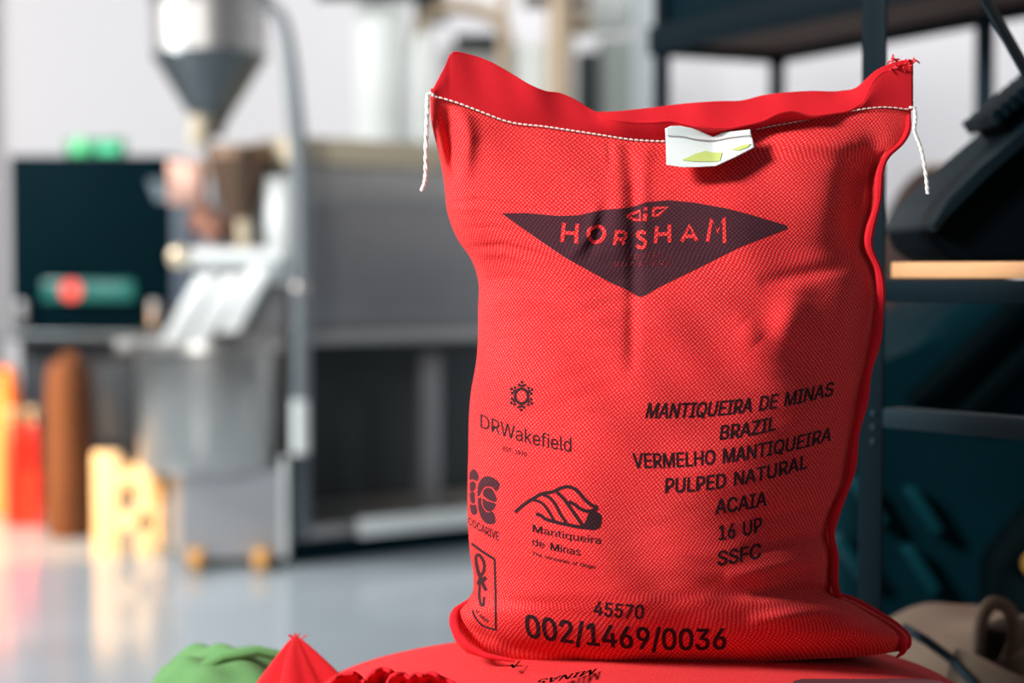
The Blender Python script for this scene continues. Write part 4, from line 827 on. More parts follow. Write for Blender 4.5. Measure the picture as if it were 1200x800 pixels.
GLYPH_REGULAR = {
    'D': (502, '219,0 96,0 96,57 215,57 254,60 288,68 318,81 343,99 363,122 379,149 390,181 397,216 399,255 397,294 390,329 379,361 364,388 344,410 320,428 291,441 258,449 221,452 93,452 93,509 225,509 273,505 315,495 353,478 385,455 412,426 433,391 449,351 458,306 462,255 458,205 449,159 433,119 411,83 384,54 351,31 312,14 268,3 125,509 125,0 60,0 60,509', '22,24,23 22,25,24 22,26,25 22,27,26 22,28,27 22,21,28 21,20,28 20,29,28 19,29,20 18,29,19 17,29,18 17,30,29 16,30,17 16,31,30 15,31,16 14,31,15 14,32,31 13,32,14 13,33,32 12,33,13 11,33,12 11,34,33 10,34,11 10,35,34 9,35,10 9,36,35 8,36,9 7,36,8 7,37,36 6,37,7 6,38,37 5,38,6 4,38,5 3,38,4 1,3,2 1,38,3 1,39,38 1,40,39 1,41,40 1,0,41 44,42,45 44,43,42'),
    'R': (449, '60,0 60,509 236,509 273,506 305,500 333,489 356,473 376,455 390,433 401,408 407,381 409,352 407,323 401,296 390,271 376,250 356,232 333,217 305,206 273,200 236,198 96,198 96,255 234,255 258,256 280,260 298,267 313,276 325,287 334,300 340,316 344,333 345,352 344,371 340,389 334,405 325,419 313,430 298,440 279,446 258,451 233,452 125,452 125,0 353,0 230,229 303,229 428,0', '0,22,1 22,42,1 42,2,1 42,3,2 42,4,3 42,5,4 42,6,5 42,7,6 42,41,7 41,40,7 40,8,7 22,43,42 39,8,40 38,8,39 37,8,38 37,9,8 36,9,37 35,9,36 35,10,9 34,10,35 33,10,34 33,11,10 32,11,33 31,11,32 31,12,11 30,12,31 30,13,12 29,13,30 28,13,29 28,14,13 27,14,28 26,14,27 26,15,14 25,15,26 24,15,25 23,15,24 0,21,22 43,23,22 43,20,23 20,15,23 20,16,15 20,17,16 20,18,17 20,19,18 0,20,21 0,43,20 44,46,45 44,47,46'),
    'W': (686, '155,0 16,509 82,509 163,196 167,179 172,162 175,145 187,94 190,76 194,58 197,40 189,40 193,58 196,76 200,94 203,111 207,128 211,145 224,196 306,509 380,509 462,196 466,179 470,162 474,145 486,94 490,76 494,58 497,40 488,40 492,58 495,76 499,94 503,111 506,128 510,145 523,196 603,509 670,509 530,0 455,0 368,323 362,345 357,368 351,391 346,417 341,445 336,475 350,475 345,446 340,420 335,395 330,371 324,347 318,323 230,0', '0,2,1 0,3,2 18,47,19 47,20,19 47,48,20 48,21,20 36,38,37 36,39,38 18,46,47 49,21,48 50,45,49 45,21,49 18,50,46 50,45,46 18,51,50 44,21,45 18,52,51 43,21,44 18,53,52 42,21,43 18,54,53 41,21,42 18,55,54 40,21,41 0,4,3 17,55,18 40,22,21 35,39,36 0,5,4 40,23,22 0,6,5 40,24,23 0,7,6 16,55,17 40,25,24 34,39,35 33,39,34 15,55,16 32,39,33 14,55,15 0,8,7 13,55,14 40,26,25 31,39,32 0,12,8 12,9,8 12,9,13 9,55,13 40,30,26 30,27,26 30,27,31 27,39,31 0,11,12 40,29,30 28,39,27 10,55,9 0,10,11 0,55,10 40,28,29 40,39,28'),
    'a': (389, '160,-9 137,-7 115,-3 94,5 76,15 60,29 48,45 38,63 32,84 30,108 32,128 36,146 43,161 53,174 64,184 78,193 92,200 108,206 125,211 143,214 161,217 178,220 234,227 247,229 257,231 265,235 271,240 274,246 276,255 275,272 272,285 267,297 260,307 251,315 240,322 227,327 212,330 196,331 178,330 163,327 149,322 137,316 127,309 118,301 110,292 104,283 100,274 41,291 51,313 64,331 79,346 95,358 114,368 133,375 153,380 173,383 194,384 208,384 223,382 239,379 255,375 271,369 286,360 300,350 312,336 322,320 330,301 335,278 337,251 337,0 277,0 277,52 272,52 267,43 260,34 252,25 242,16 229,8 215,1 199,-4 181,-7 170,45 192,47 211,51 228,59 242,68 254,80 263,93 270,108 274,122 276,138 276,190 272,187 267,184 259,182 251,180 241,178 231,176 200,171 175,168 161,166 147,163 134,159 122,153 112,147 103,139 97,130 93,118 92,105 93,93 96,82 102,72 109,64 119,57 130,52 142,48 156,46', '55,57,56 55,58,57 54,58,55 54,59,58 53,59,54 53,60,59 52,60,53 52,61,60 52,62,61 51,62,52 51,63,62 50,63,51 50,64,63 49,64,50 49,37,64 37,36,64 36,65,64 48,38,49 38,37,49 48,39,38 35,65,36 48,40,39 34,65,35 48,41,40 33,65,34 33,66,65 48,42,41 32,66,33 47,42,48 47,43,42 31,66,32 31,67,66 47,44,43 30,67,31 47,45,44 46,45,47 29,67,30 29,68,67 28,68,29 27,68,28 27,69,68 26,69,27 25,69,26 24,91,25 91,69,25 23,91,24 22,91,23 21,91,22 20,91,21 19,91,20 18,91,19 17,91,18 16,91,17 15,91,16 14,91,15 14,92,91 90,69,91 14,93,92 14,94,93 13,94,14 13,95,94 13,96,95 13,97,96 13,98,97 12,98,13 12,99,98 12,100,99 12,101,100 12,102,101 11,102,12 11,103,102 11,104,103 11,105,104 10,105,11 10,106,105 89,69,90 10,107,106 9,107,10 88,69,89 9,108,107 8,108,9 87,69,88 8,109,108 86,69,87 8,110,109 7,110,8 7,111,110 85,71,86 71,69,86 7,112,111 84,71,85 7,113,112 6,113,7 83,72,84 72,71,84 6,114,113 6,115,114 83,73,72 70,69,71 82,73,83 6,116,115 81,73,82 6,81,116 6,73,81 5,73,6 5,74,73 5,75,74 4,75,5 4,76,75 4,77,76 3,77,4 3,78,77 2,78,3 2,79,78 1,79,2 1,80,79 0,80,1'),
    'd': (424, '195,-8 165,-6 137,3 111,16 89,34 70,57 55,84 43,116 36,151 34,189 36,227 43,261 55,293 70,320 89,342 112,361 137,374 165,382 196,384 218,383 237,379 253,373 267,364 278,355 287,346 295,336 301,327 306,319 311,319 311,509 372,509 372,0 313,0 313,59 307,59 301,50 295,41 287,31 277,21 266,12 252,4 236,-3 217,-7 205,47 226,49 246,55 263,65 278,78 290,95 299,115 306,138 310,162 312,189 310,216 306,241 300,263 290,282 278,299 263,312 246,322 227,328 205,330 182,328 162,322 145,311 130,298 118,281 108,261 102,239 98,215 96,189 98,163 102,139 109,117 118,97 130,80 145,66 162,55 182,49', '28,30,29 28,31,30 17,19,18 17,20,19 16,20,17 16,21,20 15,21,16 15,22,21 15,23,22 14,23,15 14,24,23 14,25,24 13,61,14 61,25,14 61,26,25 13,62,61 60,26,61 59,26,60 13,63,62 59,27,26 58,27,59 13,64,63 12,64,13 58,28,27 58,57,28 57,56,28 56,55,28 55,54,28 54,31,28 12,65,64 12,66,65 11,66,12 11,67,66 10,67,11 10,68,67 53,31,54 10,69,68 9,69,10 52,31,53 9,70,69 9,71,70 51,31,52 8,71,9 8,72,71 50,31,51 7,72,8 7,73,72 49,31,50 7,74,73 6,74,7 48,31,49 6,75,74 47,33,48 33,31,48 5,75,6 5,76,75 46,33,47 5,77,76 45,34,46 34,33,46 45,35,34 32,31,33 4,77,5 4,78,77 44,35,45 44,36,35 4,43,78 43,36,44 4,36,43 4,37,36 3,37,4 3,38,37 3,39,38 2,39,3 2,40,39 2,41,40 1,41,2 1,42,41 0,42,1'),
    'e': (404, '212,-8 177,-5 145,3 117,16 92,35 72,58 56,85 44,116 37,150 34,187 36,224 44,258 55,290 71,317 91,340 115,359 142,373 172,382 205,384 226,383 246,380 266,374 285,366 303,355 319,341 334,324 347,305 357,282 365,256 370,227 371,194 371,169 75,169 75,221 338,221 310,202 308,226 304,248 298,269 288,286 277,301 263,314 246,323 227,328 205,330 183,328 164,323 146,313 131,301 119,286 109,270 102,251 97,231 96,211 96,178 98,151 102,127 110,106 121,88 135,73 151,61 169,53 190,48 212,46 227,47 241,49 254,53 265,58 276,65 285,73 294,82 300,93 306,105 365,91 358,72 348,55 335,39 320,26 302,14 283,4 261,-3 237,-7', '17,19,18 17,20,19 16,20,17 16,21,20 16,22,21 15,22,16 15,23,22 14,23,15 14,24,23 14,25,24 13,45,14 45,44,14 44,25,14 43,25,44 42,25,43 13,46,45 42,26,25 41,26,42 13,47,46 12,47,13 40,26,41 12,48,47 40,27,26 39,27,40 12,49,48 11,49,12 11,50,49 38,27,39 38,28,27 11,51,50 37,28,38 10,51,11 37,29,28 10,52,51 36,29,37 10,33,52 33,53,52 36,34,29 34,30,29 35,34,36 9,33,10 9,32,33 53,34,33 53,30,34 54,30,53 54,31,30 8,32,9 55,31,54 8,31,32 8,55,31 8,56,55 7,56,8 7,57,56 6,57,7 6,58,57 71,73,72 70,73,71 70,74,73 6,59,58 5,59,6 69,74,70 5,60,59 68,74,69 68,75,74 67,75,68 5,61,60 66,75,67 4,61,5 66,76,75 4,62,61 65,76,66 64,76,65 4,63,62 63,76,64 4,76,63 4,77,76 3,77,4 3,78,77 2,78,3 2,79,78 2,80,79 1,80,2 1,81,80 0,81,1'),
    'f': (254, '228,379 228,327 6,327 6,379 81,0 81,432 82,452 87,470 96,486 107,499 120,510 135,519 152,525 169,529 187,530 201,530 212,529 222,527 231,525 238,523 243,521 227,468 215,472 209,473 202,474 195,474 178,472 164,468 154,460 147,449 143,435 142,419 142,0', '2,0,3 2,1,0 13,15,14 13,16,15 12,16,13 12,17,16 12,18,17 11,18,12 11,19,18 11,20,19 11,21,20 10,21,11 9,22,10 22,21,10 8,23,9 23,22,9 7,25,8 25,24,8 24,23,8 7,26,25 7,27,26 6,27,7 6,28,27 6,29,28 5,29,6 5,30,29 5,31,30 4,31,5 4,32,31'),
    'i': (167, '53,0 53,379 114,379 114,0 84,443 73,444 63,448 54,455 47,463 43,472 41,483 43,494 47,504 54,512 63,518 73,522 84,524 95,522 105,518 114,512 121,504 125,494 126,483 125,472 121,463 114,455 105,448 95,444', '0,2,1 0,3,2 15,17,16 14,17,15 14,18,17 13,18,14 13,19,18 12,19,13 12,20,19 11,20,12 11,21,20 10,21,11 10,22,21 9,22,10 9,23,22 8,23,9 8,24,23 7,24,8 7,25,24 6,25,7 6,26,25 5,26,6 5,27,26 4,27,5'),
    'k': (381, '110,137 110,212 121,212 284,379 360,379 184,199 177,199 53,0 53,509 114,509 114,0 294,0 148,186 191,229 372,0', '2,4,3 2,5,4 0,2,1 0,6,2 6,5,2 7,9,8 7,10,9 12,14,13 11,14,12'),
    'l': (189, '139,-2 112,0 91,8 74,20 62,37 55,59 53,84 53,509 114,509 114,99 114,83 117,71 120,62 126,57 135,53 146,52 160,53 170,54 181,3 162,-1 154,-2 147,-2', '6,8,7 6,9,8 6,10,9 5,10,6 5,11,10 5,12,11 5,13,12 4,13,5 4,14,13 16,18,17 4,15,14 15,18,16 4,18,15 3,18,4 2,18,3 1,18,2 1,19,18 0,19,1 0,20,19 0,21,20'),
}


def glyphs(s, bold, shear=0.0, spacing=1.0):
    src = GLYPH_BOLD if bold else GLYPH_REGULAR
    pts, fs, pen = [], [], 0.0
    for ch in s:
        if ch == ' ':
            pen += 0.29 * spacing
            continue
        adv, vs, ff_ = src[ch]
        # heavier strokes: the same shape laid down a few times, slightly shifted
        if not bold:
            shifts = ((-0.006, 0), (0.006, 0))
        elif ch.islower():
            shifts = ((-0.012, 0.006), (0.012, -0.006))
        else:
            shifts = ((-0.022, 0.010), (0.022, 0.010), (-0.022, -0.010), (0.022, -0.010), (0, 0))
        for dx, dy in shifts:
            n0 = len(pts)
            pts += [(float(q.split(',')[0]) / 1000 + pen + dx, float(q.split(',')[1]) / 1000 + dy) for q in vs.split(' ')]
            fs += [tuple(n0 + int(i) for i in q.split(',')) for q in ff_.split(' ')]
        pen += adv / 1000 * spacing
    return pts, fs


CAP = max(p[1] for p in glyphs('H', 1)[0])


def text(name, s, a, b, cap, bold=0.012, sag=0.0, slant=0.0, m=None, spacing=1.0, cap2=None, lean=(0, 0), cell=2.6, parent=sack, lift=0.00028, mapper=None):
    """set s on a quadratic baseline from a to b (face coordinates), cap height `cap`; slant shifts the tops"""
    pts, fs = glyphs(s, bold, 0, spacing)
    x0, x1 = min(p[0] for p in pts), max(p[0] for p in pts)
    out = []
    c2 = cap if cap2 is None else cap2
    for x, y in pts:
        u = (x - x0) / (x1 - x0)
        h = (cap + (c2 - cap) * u) * y / CAP
        bx = a[0] + (b[0] - a[0]) * u
        by = a[1] + (b[1] - a[1]) * u + sag * 4 * u * (1 - u)
        out.append((bx + h * (slant + lean[0] + (lean[1] - lean[0]) * u), by - h))
    return decal(name, [(out, fs)], m or M_text, parent, lift, cell, mapper)


# diamond emblem
dia = [(588, 250), (616, 249.4), (655, 253), (679, 252), (695, 248), (709, 245.5), (736, 243.6), (748, 240), (756, 237), (784, 234.4),
       (814, 237.4), (850, 243.8), (880, 251.5), (905, 259), (922, 264), (922.5, 268), (868, 289), (820, 313), (772, 336.5), (756, 346), (751, 348), (745, 346),
       (736, 340), (715, 331), (661, 301), (620, 273)]
tag(decal('printed_diamond', [poly2(dia)], M_ink, lift=0.00030), 'dark purple printed diamond')
LF = 0.0006


def letter(strokes, wd, name='printed_letter', m=None):
    return decal(name, [stroke(p, wd, c) for p, c in strokes], m or M_red, lift=LF)


W_ = 4.3
letter([([(661, 261), (658.6, 283.5)], 0), ([(676.5, 262), (675, 285)], 0), ([(660, 272.5), (676, 273.5)], 0)], W_)
letter([([(699, 265), (691, 269), (690, 277), (696, 283.5), (704, 281.5), (708.4, 273.5), (705, 266.5), (699, 265)], 1)], W_)
letter([([(723, 270), (720, 287)], 0), ([(722, 271.5), (731, 272), (733.5, 276), (730, 280), (721.5, 279.5)], 1), ([(727.5, 280), (732, 286.5)], 0)], W_ - .2)
letter([([(757, 273.5), (751, 271.5), (747, 275), (751, 279.5), (756, 282.5), (755.5, 288.5), (750, 290), (746, 287)], 1)], W_ - .2)
letter([([(770, 265), (768, 285)], 0), ([(784.5, 263), (784.5, 284)], 0), ([(769, 275), (784.5, 273.5)], 0)], W_)
letter([([(799, 283), (808, 264), (816.5, 282)], 0), ([(802, 277), (813.5, 276.5)], 0)], W_)
letter([([(829, 283), (834, 256.5), (841, 272), (848.5, 255), (849, 284.5)], 0)], W_)
# small pointed emblem over the name
decal('printed_crest', [stroke([(734, 253), (750, 247), (750, 258), (742, 257), (735, 253)], 3.6, False),
                        stroke([(757, 242.5), (756.4, 247)], 4.2, False), stroke([(756.6, 250), (755.4, 259)], 5.0, False),
                        stroke([(766, 244), (782, 243), (771, 252), (765.5, 253), (766, 244)], 3.6, False)], M_red, lift=LF)
text('printed_lettering', 'COFFEE', (735, 304), (776, 302), 6, 1, m=M_fade, slant=0.1, spacing=1.5, lift=LF)
text('printed_lettering', 'ROASTERS', (720, 313), (786, 311), 6, 1, m=M_fade, slant=0.1, spacing=1.5, lift=LF)

# shipping marks
text('printed_lettering', 'MANTIQUEIRA DE MINAS', (756, 489.5), (976, 463), 18, 0.014, 8, 0.17, cap2=16.5, lean=(0.05, -0.02))
text('printed_lettering', 'BRAZIL', (843, 515), (909, 503.5), 17, 0.014, 1.5, 0.12, cap2=17)
text('printed_lettering', 'VERMELHO MANTIQUEIRA', (742, 548), (973.5, 516), 17.5, 0.014, 9, 0.12, cap2=16.5, lean=(-.2, 0.05))
text('printed_lettering', 'PULPED NATURAL', (779, 577.5), (946.5, 548), 17.5, 0.014, 6, 0.05, cap2=16)
text('printed_lettering', 'ACAIA', (838, 602), (898.5, 592), 17.5, 0.014, 1, 0.04, cap2=17)
text('printed_lettering', '16 UP', (842, 632.5), (893, 622.5), 17, 0.014, 1, 0.0)
text('printed_lettering', 'SSFC', (840.5, 662.5), (892, 652.5), 17, 0.014, 1, 0.03)
text('printed_lettering', '45570', (695, 720), (754, 725), 16.5, 0.022, 1, 0.08)
text('printed_lettering', '002/1469/0036', (617, 746), (851, 760), 27, 0.034, 6, 0.0, cap2=24, lean=(-0.12, 0.05), cell=3)

# importer's mark
cx, cy = 611.2, 464
ring = [(cx + 7.6 * math.cos(a), cy + 8.6 * math.sin(a)) for a in [k / 16 * 2 * math.pi for k in range(17)]]
lg = [stroke(ring, 3.4)]
for k in range(6):
    a = k / 6 * 2 * math.pi + 0.55
    for da, r in ((-0.28, 12.5), (0.28, 12.5), (0, 15), (0.0, 10.8)):
        x, y = cx + r * 0.92 * math.cos(a + da), cy + r * 1.08 * math.sin(a + da)
        lg.append(poly2([(x + 1.9 * math.cos(b), y + 1.9 * math.sin(b)) for b in [q / 7 * 2 * math.pi for q in range(7)]]))
decal('printed_flower_mark', lg, M_text)
text('printed_lettering', 'DRWakefield', (563, 500.5), (669.5, 529.5), 16, 0, 3.5, 0.0, cap2=17)
text('printed_lettering', 'EST. 1970', (589.5, 527.5), (617, 535), 5, 0.012, 0, 0)

# grower mark: double striped C and its name, bending round the side of the sack
def Z2(x, y):  # crop coordinates of the close study of the mark
    return (540 + x / 8.0, 540 + y / 8.0)


cc = [poly2([Z2(*p) for p in catmull([(155, 290), (165, 215), (200, 160), (250, 142), (310, 160), (365, 215), (335, 282), (290, 245), (240, 240), (205, 265), (180, 318), (155, 330), (155, 290)])]),
      poly2([Z2(*p) for p in catmull([(158, 350), (190, 345), (195, 400), (215, 450), (250, 480), (305, 480), (325, 570), (290, 592), (235, 582), (190, 530), (165, 450), (158, 350)])]),
      poly2([Z2(*p) for p in catmull([(205, 320), (212, 275), (245, 250), (290, 262), (325, 320), (332, 380), (270, 370), (205, 320)])]),
      poly2([Z2(*p) for p in catmull([(203, 345), (250, 375), (325, 400), (310, 450), (270, 475), (230, 455), (205, 405), (203, 345)])]),
      poly2([Z2(*p) for p in catmull([(80, 180), (85, 110), (120, 75), (155, 110), (168, 160), (145, 190), (115, 172), (80, 180)])]),
      poly2([Z2(*p) for p in catmull([(85, 200), (120, 190), (140, 215), (135, 262), (100, 290), (85, 262), (85, 200)])]),
      poly2([Z2(*p) for p in catmull([(80, 300), (125, 290), (133, 345), (130, 395), (95, 385), (80, 300)])]),
      poly2([Z2(*p) for p in catmull([(82, 400), (110, 412), (140, 410), (155, 480), (125, 505), (95, 480), (82, 400)])])]
decal('printed_double_c_mark', cc, M_ink)
text('printed_lettering', 'COCARIVE', (548.5, 613.5), (584.6, 633.5), 8.5, 0.03, 1, 0.0, cap2=10)


def Z1(x, y):
    return (595 + x / 7.275, 560 + y / 7.275)


mk = []
for pts, wd in (([(62, 292), (120, 240), (200, 185), (290, 135), (380, 118), (430, 95), (490, 75), (550, 82), (605, 120), (660, 185), (715, 230), (768, 250)], 30),
                ([(205, 182), (280, 205), (330, 255), (370, 320), (400, 372)], 24),
                ([(300, 140), (360, 170), (410, 230), (450, 310), (500, 380)], 27),
                ([(420, 120), (480, 180), (530, 250), (580, 320), (635, 400)], 30),
                ([(520, 200), (570, 225), (620, 262), (680, 282), (740, 270), (765, 252)], 30),
                ([(240, 305), (280, 318), (330, 352), (420, 378), (500, 395), (600, 415), (700, 425)], 30)):
    mk.append(stroke([Z1(*p) for p in pts], wd / 7.275))
mk.append(poly2([Z1(*p) for p in catmull([(640, 405), (670, 350), (690, 300), (740, 285), (790, 305), (802, 350), (790, 410), (750, 440), (690, 440), (640, 425), (640, 405)])]))
decal('printed_mountain_mark', mk, M_text)
text('printed_lettering', 'Mantiqueira', Z1(212, 455), Z1(793, 562), 8.6, 0.03, 1.5, 0.0, cap2=8.6)
text('printed_lettering', 'de Minas', Z1(208, 570), Z1(622, 662), 8.6, 0.03, 1.0, 0.0, cap2=8.8)
text('printed_lettering', 'The sensories of Origin', Z1(208, 655), Z1(745, 775), 4.4, 0.012, 1.0, 0.0)


def Z3(x, y):
    return (540 + x / 6.95, 630 + y / 6.95)


bx_ = [stroke([Z3(*p) for p in [(85, 45), (170, 108), (275, 175)]], 3.0, False), stroke([Z3(*p) for p in [(275, 175), (283, 460), (285, 755)]], 2.6, False),
       stroke([Z3(*p) for p in [(95, 590), (120, 650), (180, 715), (285, 750)]], 2.2),
       stroke([Z3(*p) for p in [(125, 200), (125, 150), (150, 140), (185, 190), (190, 260), (165, 310), (140, 370)]], 3.6),
       stroke([Z3(*p) for p in [(125, 200), (140, 270), (165, 340), (205, 430)]], 4.2),
       stroke([Z3(*p) for p in [(205, 320), (165, 360), (135, 380)]], 5.2),
       stroke([Z3(*p) for p in [(155, 390), (150, 470), (165, 545), (185, 540), (188, 480)]], 3.2)]
decal('printed_box_mark', bx_, M_text)
text('printed_lettering', 'ICMBR', Z3(118, 600), Z3(225, 695), 4.4, 0.03, 2, 0.1)

# folded white label stitched into the seam
def fold_map(base):
    def f(x, y):
        b = base + 0.010 + 0.012 * np.clip((y - 160) / 30, 0, 1) + 0.006 * np.clip((x - 840) / 40, 0, 1) + 0.004 * np.abs(np.sin((x - 836) * 0.03)) \
            + np.clip((y - 168) / 26, 0, 1) * bulge(x, y) * 0.85
        return Pn(x, y, MID - 0.010 - b)
    return f


tg = [(779.5, 150.5), (786, 147.6), (797, 147.3), (815, 151), (829, 157.5), (836, 160.5), (846, 155.5), (862, 153.5), (879, 151.5), (881, 160), (884.5, 172), (862, 183.5),
      (839, 194), (820, 195.3), (800, 195.6), (781, 192.5), (780.5, 172)]
o = decal('label_tag', [poly2(tg)], M_tag, mapper=fold_map(0.0), cell=3)
tag(o, 'folded white label with a green leaf print')
sd = o.modifiers.new('t', 'SOLIDIFY')
sd.thickness = 0.0006
tagobj = o
decal("tag_print", [
                    poly2([(799, 187.5), (815, 180), (827, 176.5), (834, 178.5), (846, 178.5), (844, 188), (839, 189.3), (812, 189)]),
                    poly2([(857, 175.5), (868, 170.5), (880, 168), (876, 172.5), (866, 176)])], M_tagg, parent=tagobj, mapper=fold_map(0.0012), cell=3)
decal('tag_stitching', [stroke([(782, 159), (800, 160), (815, 163), (836, 164.5), (856, 161), (880, 158.5)], 1.3)], M_tagy, parent=tagobj, mapper=fold_map(0.0012), cell=3)

# ------------------------------------------------------------------ other sacks on the table
def pillow(name, cx, cy, z0, hx, hy, h, m, parent, rot=0.0, pw=(3.2, 3.0), seed=0, n=90, amp=0.004, ears=0.0):
    r = np.random.RandomState(seed)
    u = np.sin(np.linspace(-1, 1, n) * math.pi / 2)
    U, V = np.meshgrid(u, u)
    prof = (1 - np.abs(U) ** pw[0]) ** 0.55 * (1 - np.abs(V) ** pw[1]) ** 0.5
    wv = sum(a * np.sin(U * k1 + V * k2 + p) for a, k1, k2, p in
             [(r.uniform(.3, 1), r.uniform(-9, 9), r.uniform(-9, 9), r.uniform(0, 6)) for _ in range(9)])
    e = 1 + ears * (np.abs(U) * np.abs(V)) ** 3
    X = U * hx * e
    Y = V * hy * e
    Zt = z0 + h * (0.42 + 0.58 * prof) + amp * wv * prof * 0.4
    Zb = z0 + h * 0.42 * (1 - prof ** 0.5)
    c, s = math.cos(rot), math.sin(rot)
    top = np.stack([cx + X * c - Y * s, cy + X * s + Y * c, Zt], -1).reshape(-1, 3)
    bot = np.stack([cx + X * c - Y * s, cy + X * s + Y * c, Zb], -1).reshape(-1, 3)
    F = quads(n, n) + [(a, d, c_, b) for a, b, c_, d in quads(n, n, n * n)]
    uv = np.stack([X, Y], -1).reshape(-1, 2)
    o = grid_mesh(name, np.concatenate([top, bot]), F, m, parent, np.concatenate([uv, uv]))
    return o


TZ = 0.59
low = thing('coffee_sack', 'red jute coffee sack lying flat underneath the upright printed sack', 'sack', (0.125, 1.58, TZ))
M_red2 = weave('red_woven_jute_flat', (0.68, 0.016, 0.024, 1), (0.95, 0.16, 0.14, 1), speckamt=0.6, bump=0.35)
TOPZ = 0.737
pillow('body', 0.128, 1.575, TZ, 0.335, 0.215, TOPZ - TZ, M_red2, low, 0.0, (2.6, 3.0), 3, 140, 0.0015)


def low_map(lift):
    def f(x, y):
        base = Pn(x, y, np.full(np.shape(x), 1.5))
        d = base - np.array([0, 0, CAMZ])
        k = (TOPZ + lift - CAMZ) / d[..., 2]
        return np.array([0, 0, CAMZ]) + d * k[..., None]
    return f


decal('printed_panel', [poly2([(930, 797.5), (940, 795), (1085, 795), (1100, 797), (1130, 808), (1130, 830), (920, 830)])], M_ink, parent=low, mapper=low_map(0.0016), cell=6)
text('printed_lettering', 'MINAS', (700, 783), (632, 796), -7, 0.014, 0, 0.9, parent=low, mapper=low_map(0.0014))
text('printed_lettering', 'V', (596, 785), (609, 779), 6, 1, 0, 0.3, parent=low, mapper=low_map(0.0014))
# ruffled open mouth of the lying sack
def frill(path, drop, back, d0, wob, name):
    pth = catmull(path, 8)
    nr_f = 10
    V, uvs = [], []
    for r in range(nr_f):
        v = r / (nr_f - 1)
        for i, (x, y) in enumerate(pth):
            V.append(P(x, y + drop * v ** 1.4, d0 + back * math.sin(v * math.pi / 2) + wob * math.sin(i * 0.45)))
            uvs.append((x * 0.0008, v * 0.03))
    o = grid_mesh(name, V, quads(nr_f, len(pth)), M_redhem, low, uvs)
    sd = o.modifiers.new('t', 'SOLIDIFY')
    sd.thickness = 0.0035
    sd.offset = 0


frill([(384, 812), (390, 797), (400, 791), (413, 788), (422, 793), (428, 799), (434, 790), (444, 784), (454, 784), (464, 791), (470, 801), (476, 812)], 34, 0.035, 1.50, 0.004, 'ruffled_hem')
frill([(454, 800), (460, 791), (472, 789), (480, 793), (488, 789), (496, 791), (506, 788), (518, 794), (530, 799), (545, 812)], 24, 0.02, 1.485, 0.002, 'ruffled_hem')

M_redb = weave('red_jute_plain', (0.62, 0.012, 0.02, 1), (0.9, 0.08, 0.08, 1), bump=0.3, speckamt=0.4)
M_grn = weave('green_jute', lin(98, 150, 92), lin(150, 190, 138), bump=0.3, speckamt=0.5)
rs = thing('coffee_sack', 'red sack whose pointed cloth corner sticks up left of the standing sack', 'sack', (-0.43, 1.62, TZ))
pillow('body', -0.425, 1.64, TZ, 0.185, 0.14, 0.085, M_redb, rs, 0.0, (3, 3), 8)


def peak(name, cx, cy, z0, apex, r, m, parent, seed, lobes=3, flat=0.5, tilt=(0, 0), n=72, nz=40, frill=0.12, pw=0.75):
    V, uv = [], []
    rr = np.random.RandomState(seed)
    ph = rr.uniform(0, 6)
    for j in range(nz):
        v = j / (nz - 1)
        for k in range(n):
            a = k / (n - 1) * 2 * math.pi
            rad = r * (1 - v) ** pw * (1 + frill * math.sin(lobes * a + ph + v * 1.2) + frill * 0.5 * math.sin((lobes + 3) * a + v * 3)) + 0.002
            V.append((cx + rad * math.cos(a) + tilt[0] * v ** 1.5, cy + rad * math.sin(a) * flat + tilt[1] * v, z0 + (apex - z0) * v))
            uv.append((a * r, v * (apex - z0)))
    return grid_mesh(name, V, quads(nz, n), m, parent, uv)


ax = P(350, 743, 1.72)
peak('pointed_corner', ax.x + 0.006, 1.70, 0.60, ax.z, 0.080, M_redb, rs, 5, 4, 0.5, (-0.008, 0.01), pw=0.85, frill=0.26)
mb = MB()
for k in range(7):
    a = random.uniform(0.3, 2.8)
    mb.tube([ax + Vector((0.003 * math.cos(k), -0.01, -0.003)), ax + Vector((0.010 * math.cos(a), -0.01, 0.003 * math.sin(a)))], 0.0008, 5)
tag(mb.build('frayed_threads', M_redb, rs), kind='stuff')

gs = thing('coffee_sack', 'pale green sack at the bottom edge, left of the red pointed corner', 'sack', (-0.325, 1.90, TZ))
pillow('body', -0.325, 1.89, TZ, 0.078, 0.09, P(0, 764, 1.88).z - TZ, M_grn, gs, 0.0, (2.2, 3), 15, 90, 0.006)
g1 = P(300, 766, 1.84)
mb = MB()
mb.tube([P(214, 800, 1.84), P(235, 783, 1.845), P(262, 770, 1.85), (g1.x, 1.855, g1.z), P(326, 768, 1.86)], 0.006, 8)
mb.build('folded_seam', M_grn, gs)
mb = MB()
mb.tube([P(205, 812, 1.84), P(209, 799, 1.84), P(219, 789, 1.845)], [0.008, 0.006, 0.003], 8)
tag(mb.build('white_edge', M_tag, gs), 'white lining edge')

# ------------------------------------------------------------------ table under the sacks
M_wood = mat('oak_board', lin(178, 132, 88), 0.6, noise=0.25, scale=5, stretch=(1, 10, 10), bump=0.1)
tb = thing('work_table', 'low wooden table carrying the red and green sacks', 'table', (-0.05, 1.6, 0))
MB().box((-0.62, 1.22, TZ - 0.04), (0.36, 2.0, TZ), 0.004).build('table_top', M_wood, tb)
for sx in (-0.56, 0.29):
    for sy in (1.27, 1.90):
        MB().box((sx, sy, 0), (sx + 0.05, sy + 0.05, TZ - 0.04), 0.003).build('leg', M_wood, tb)

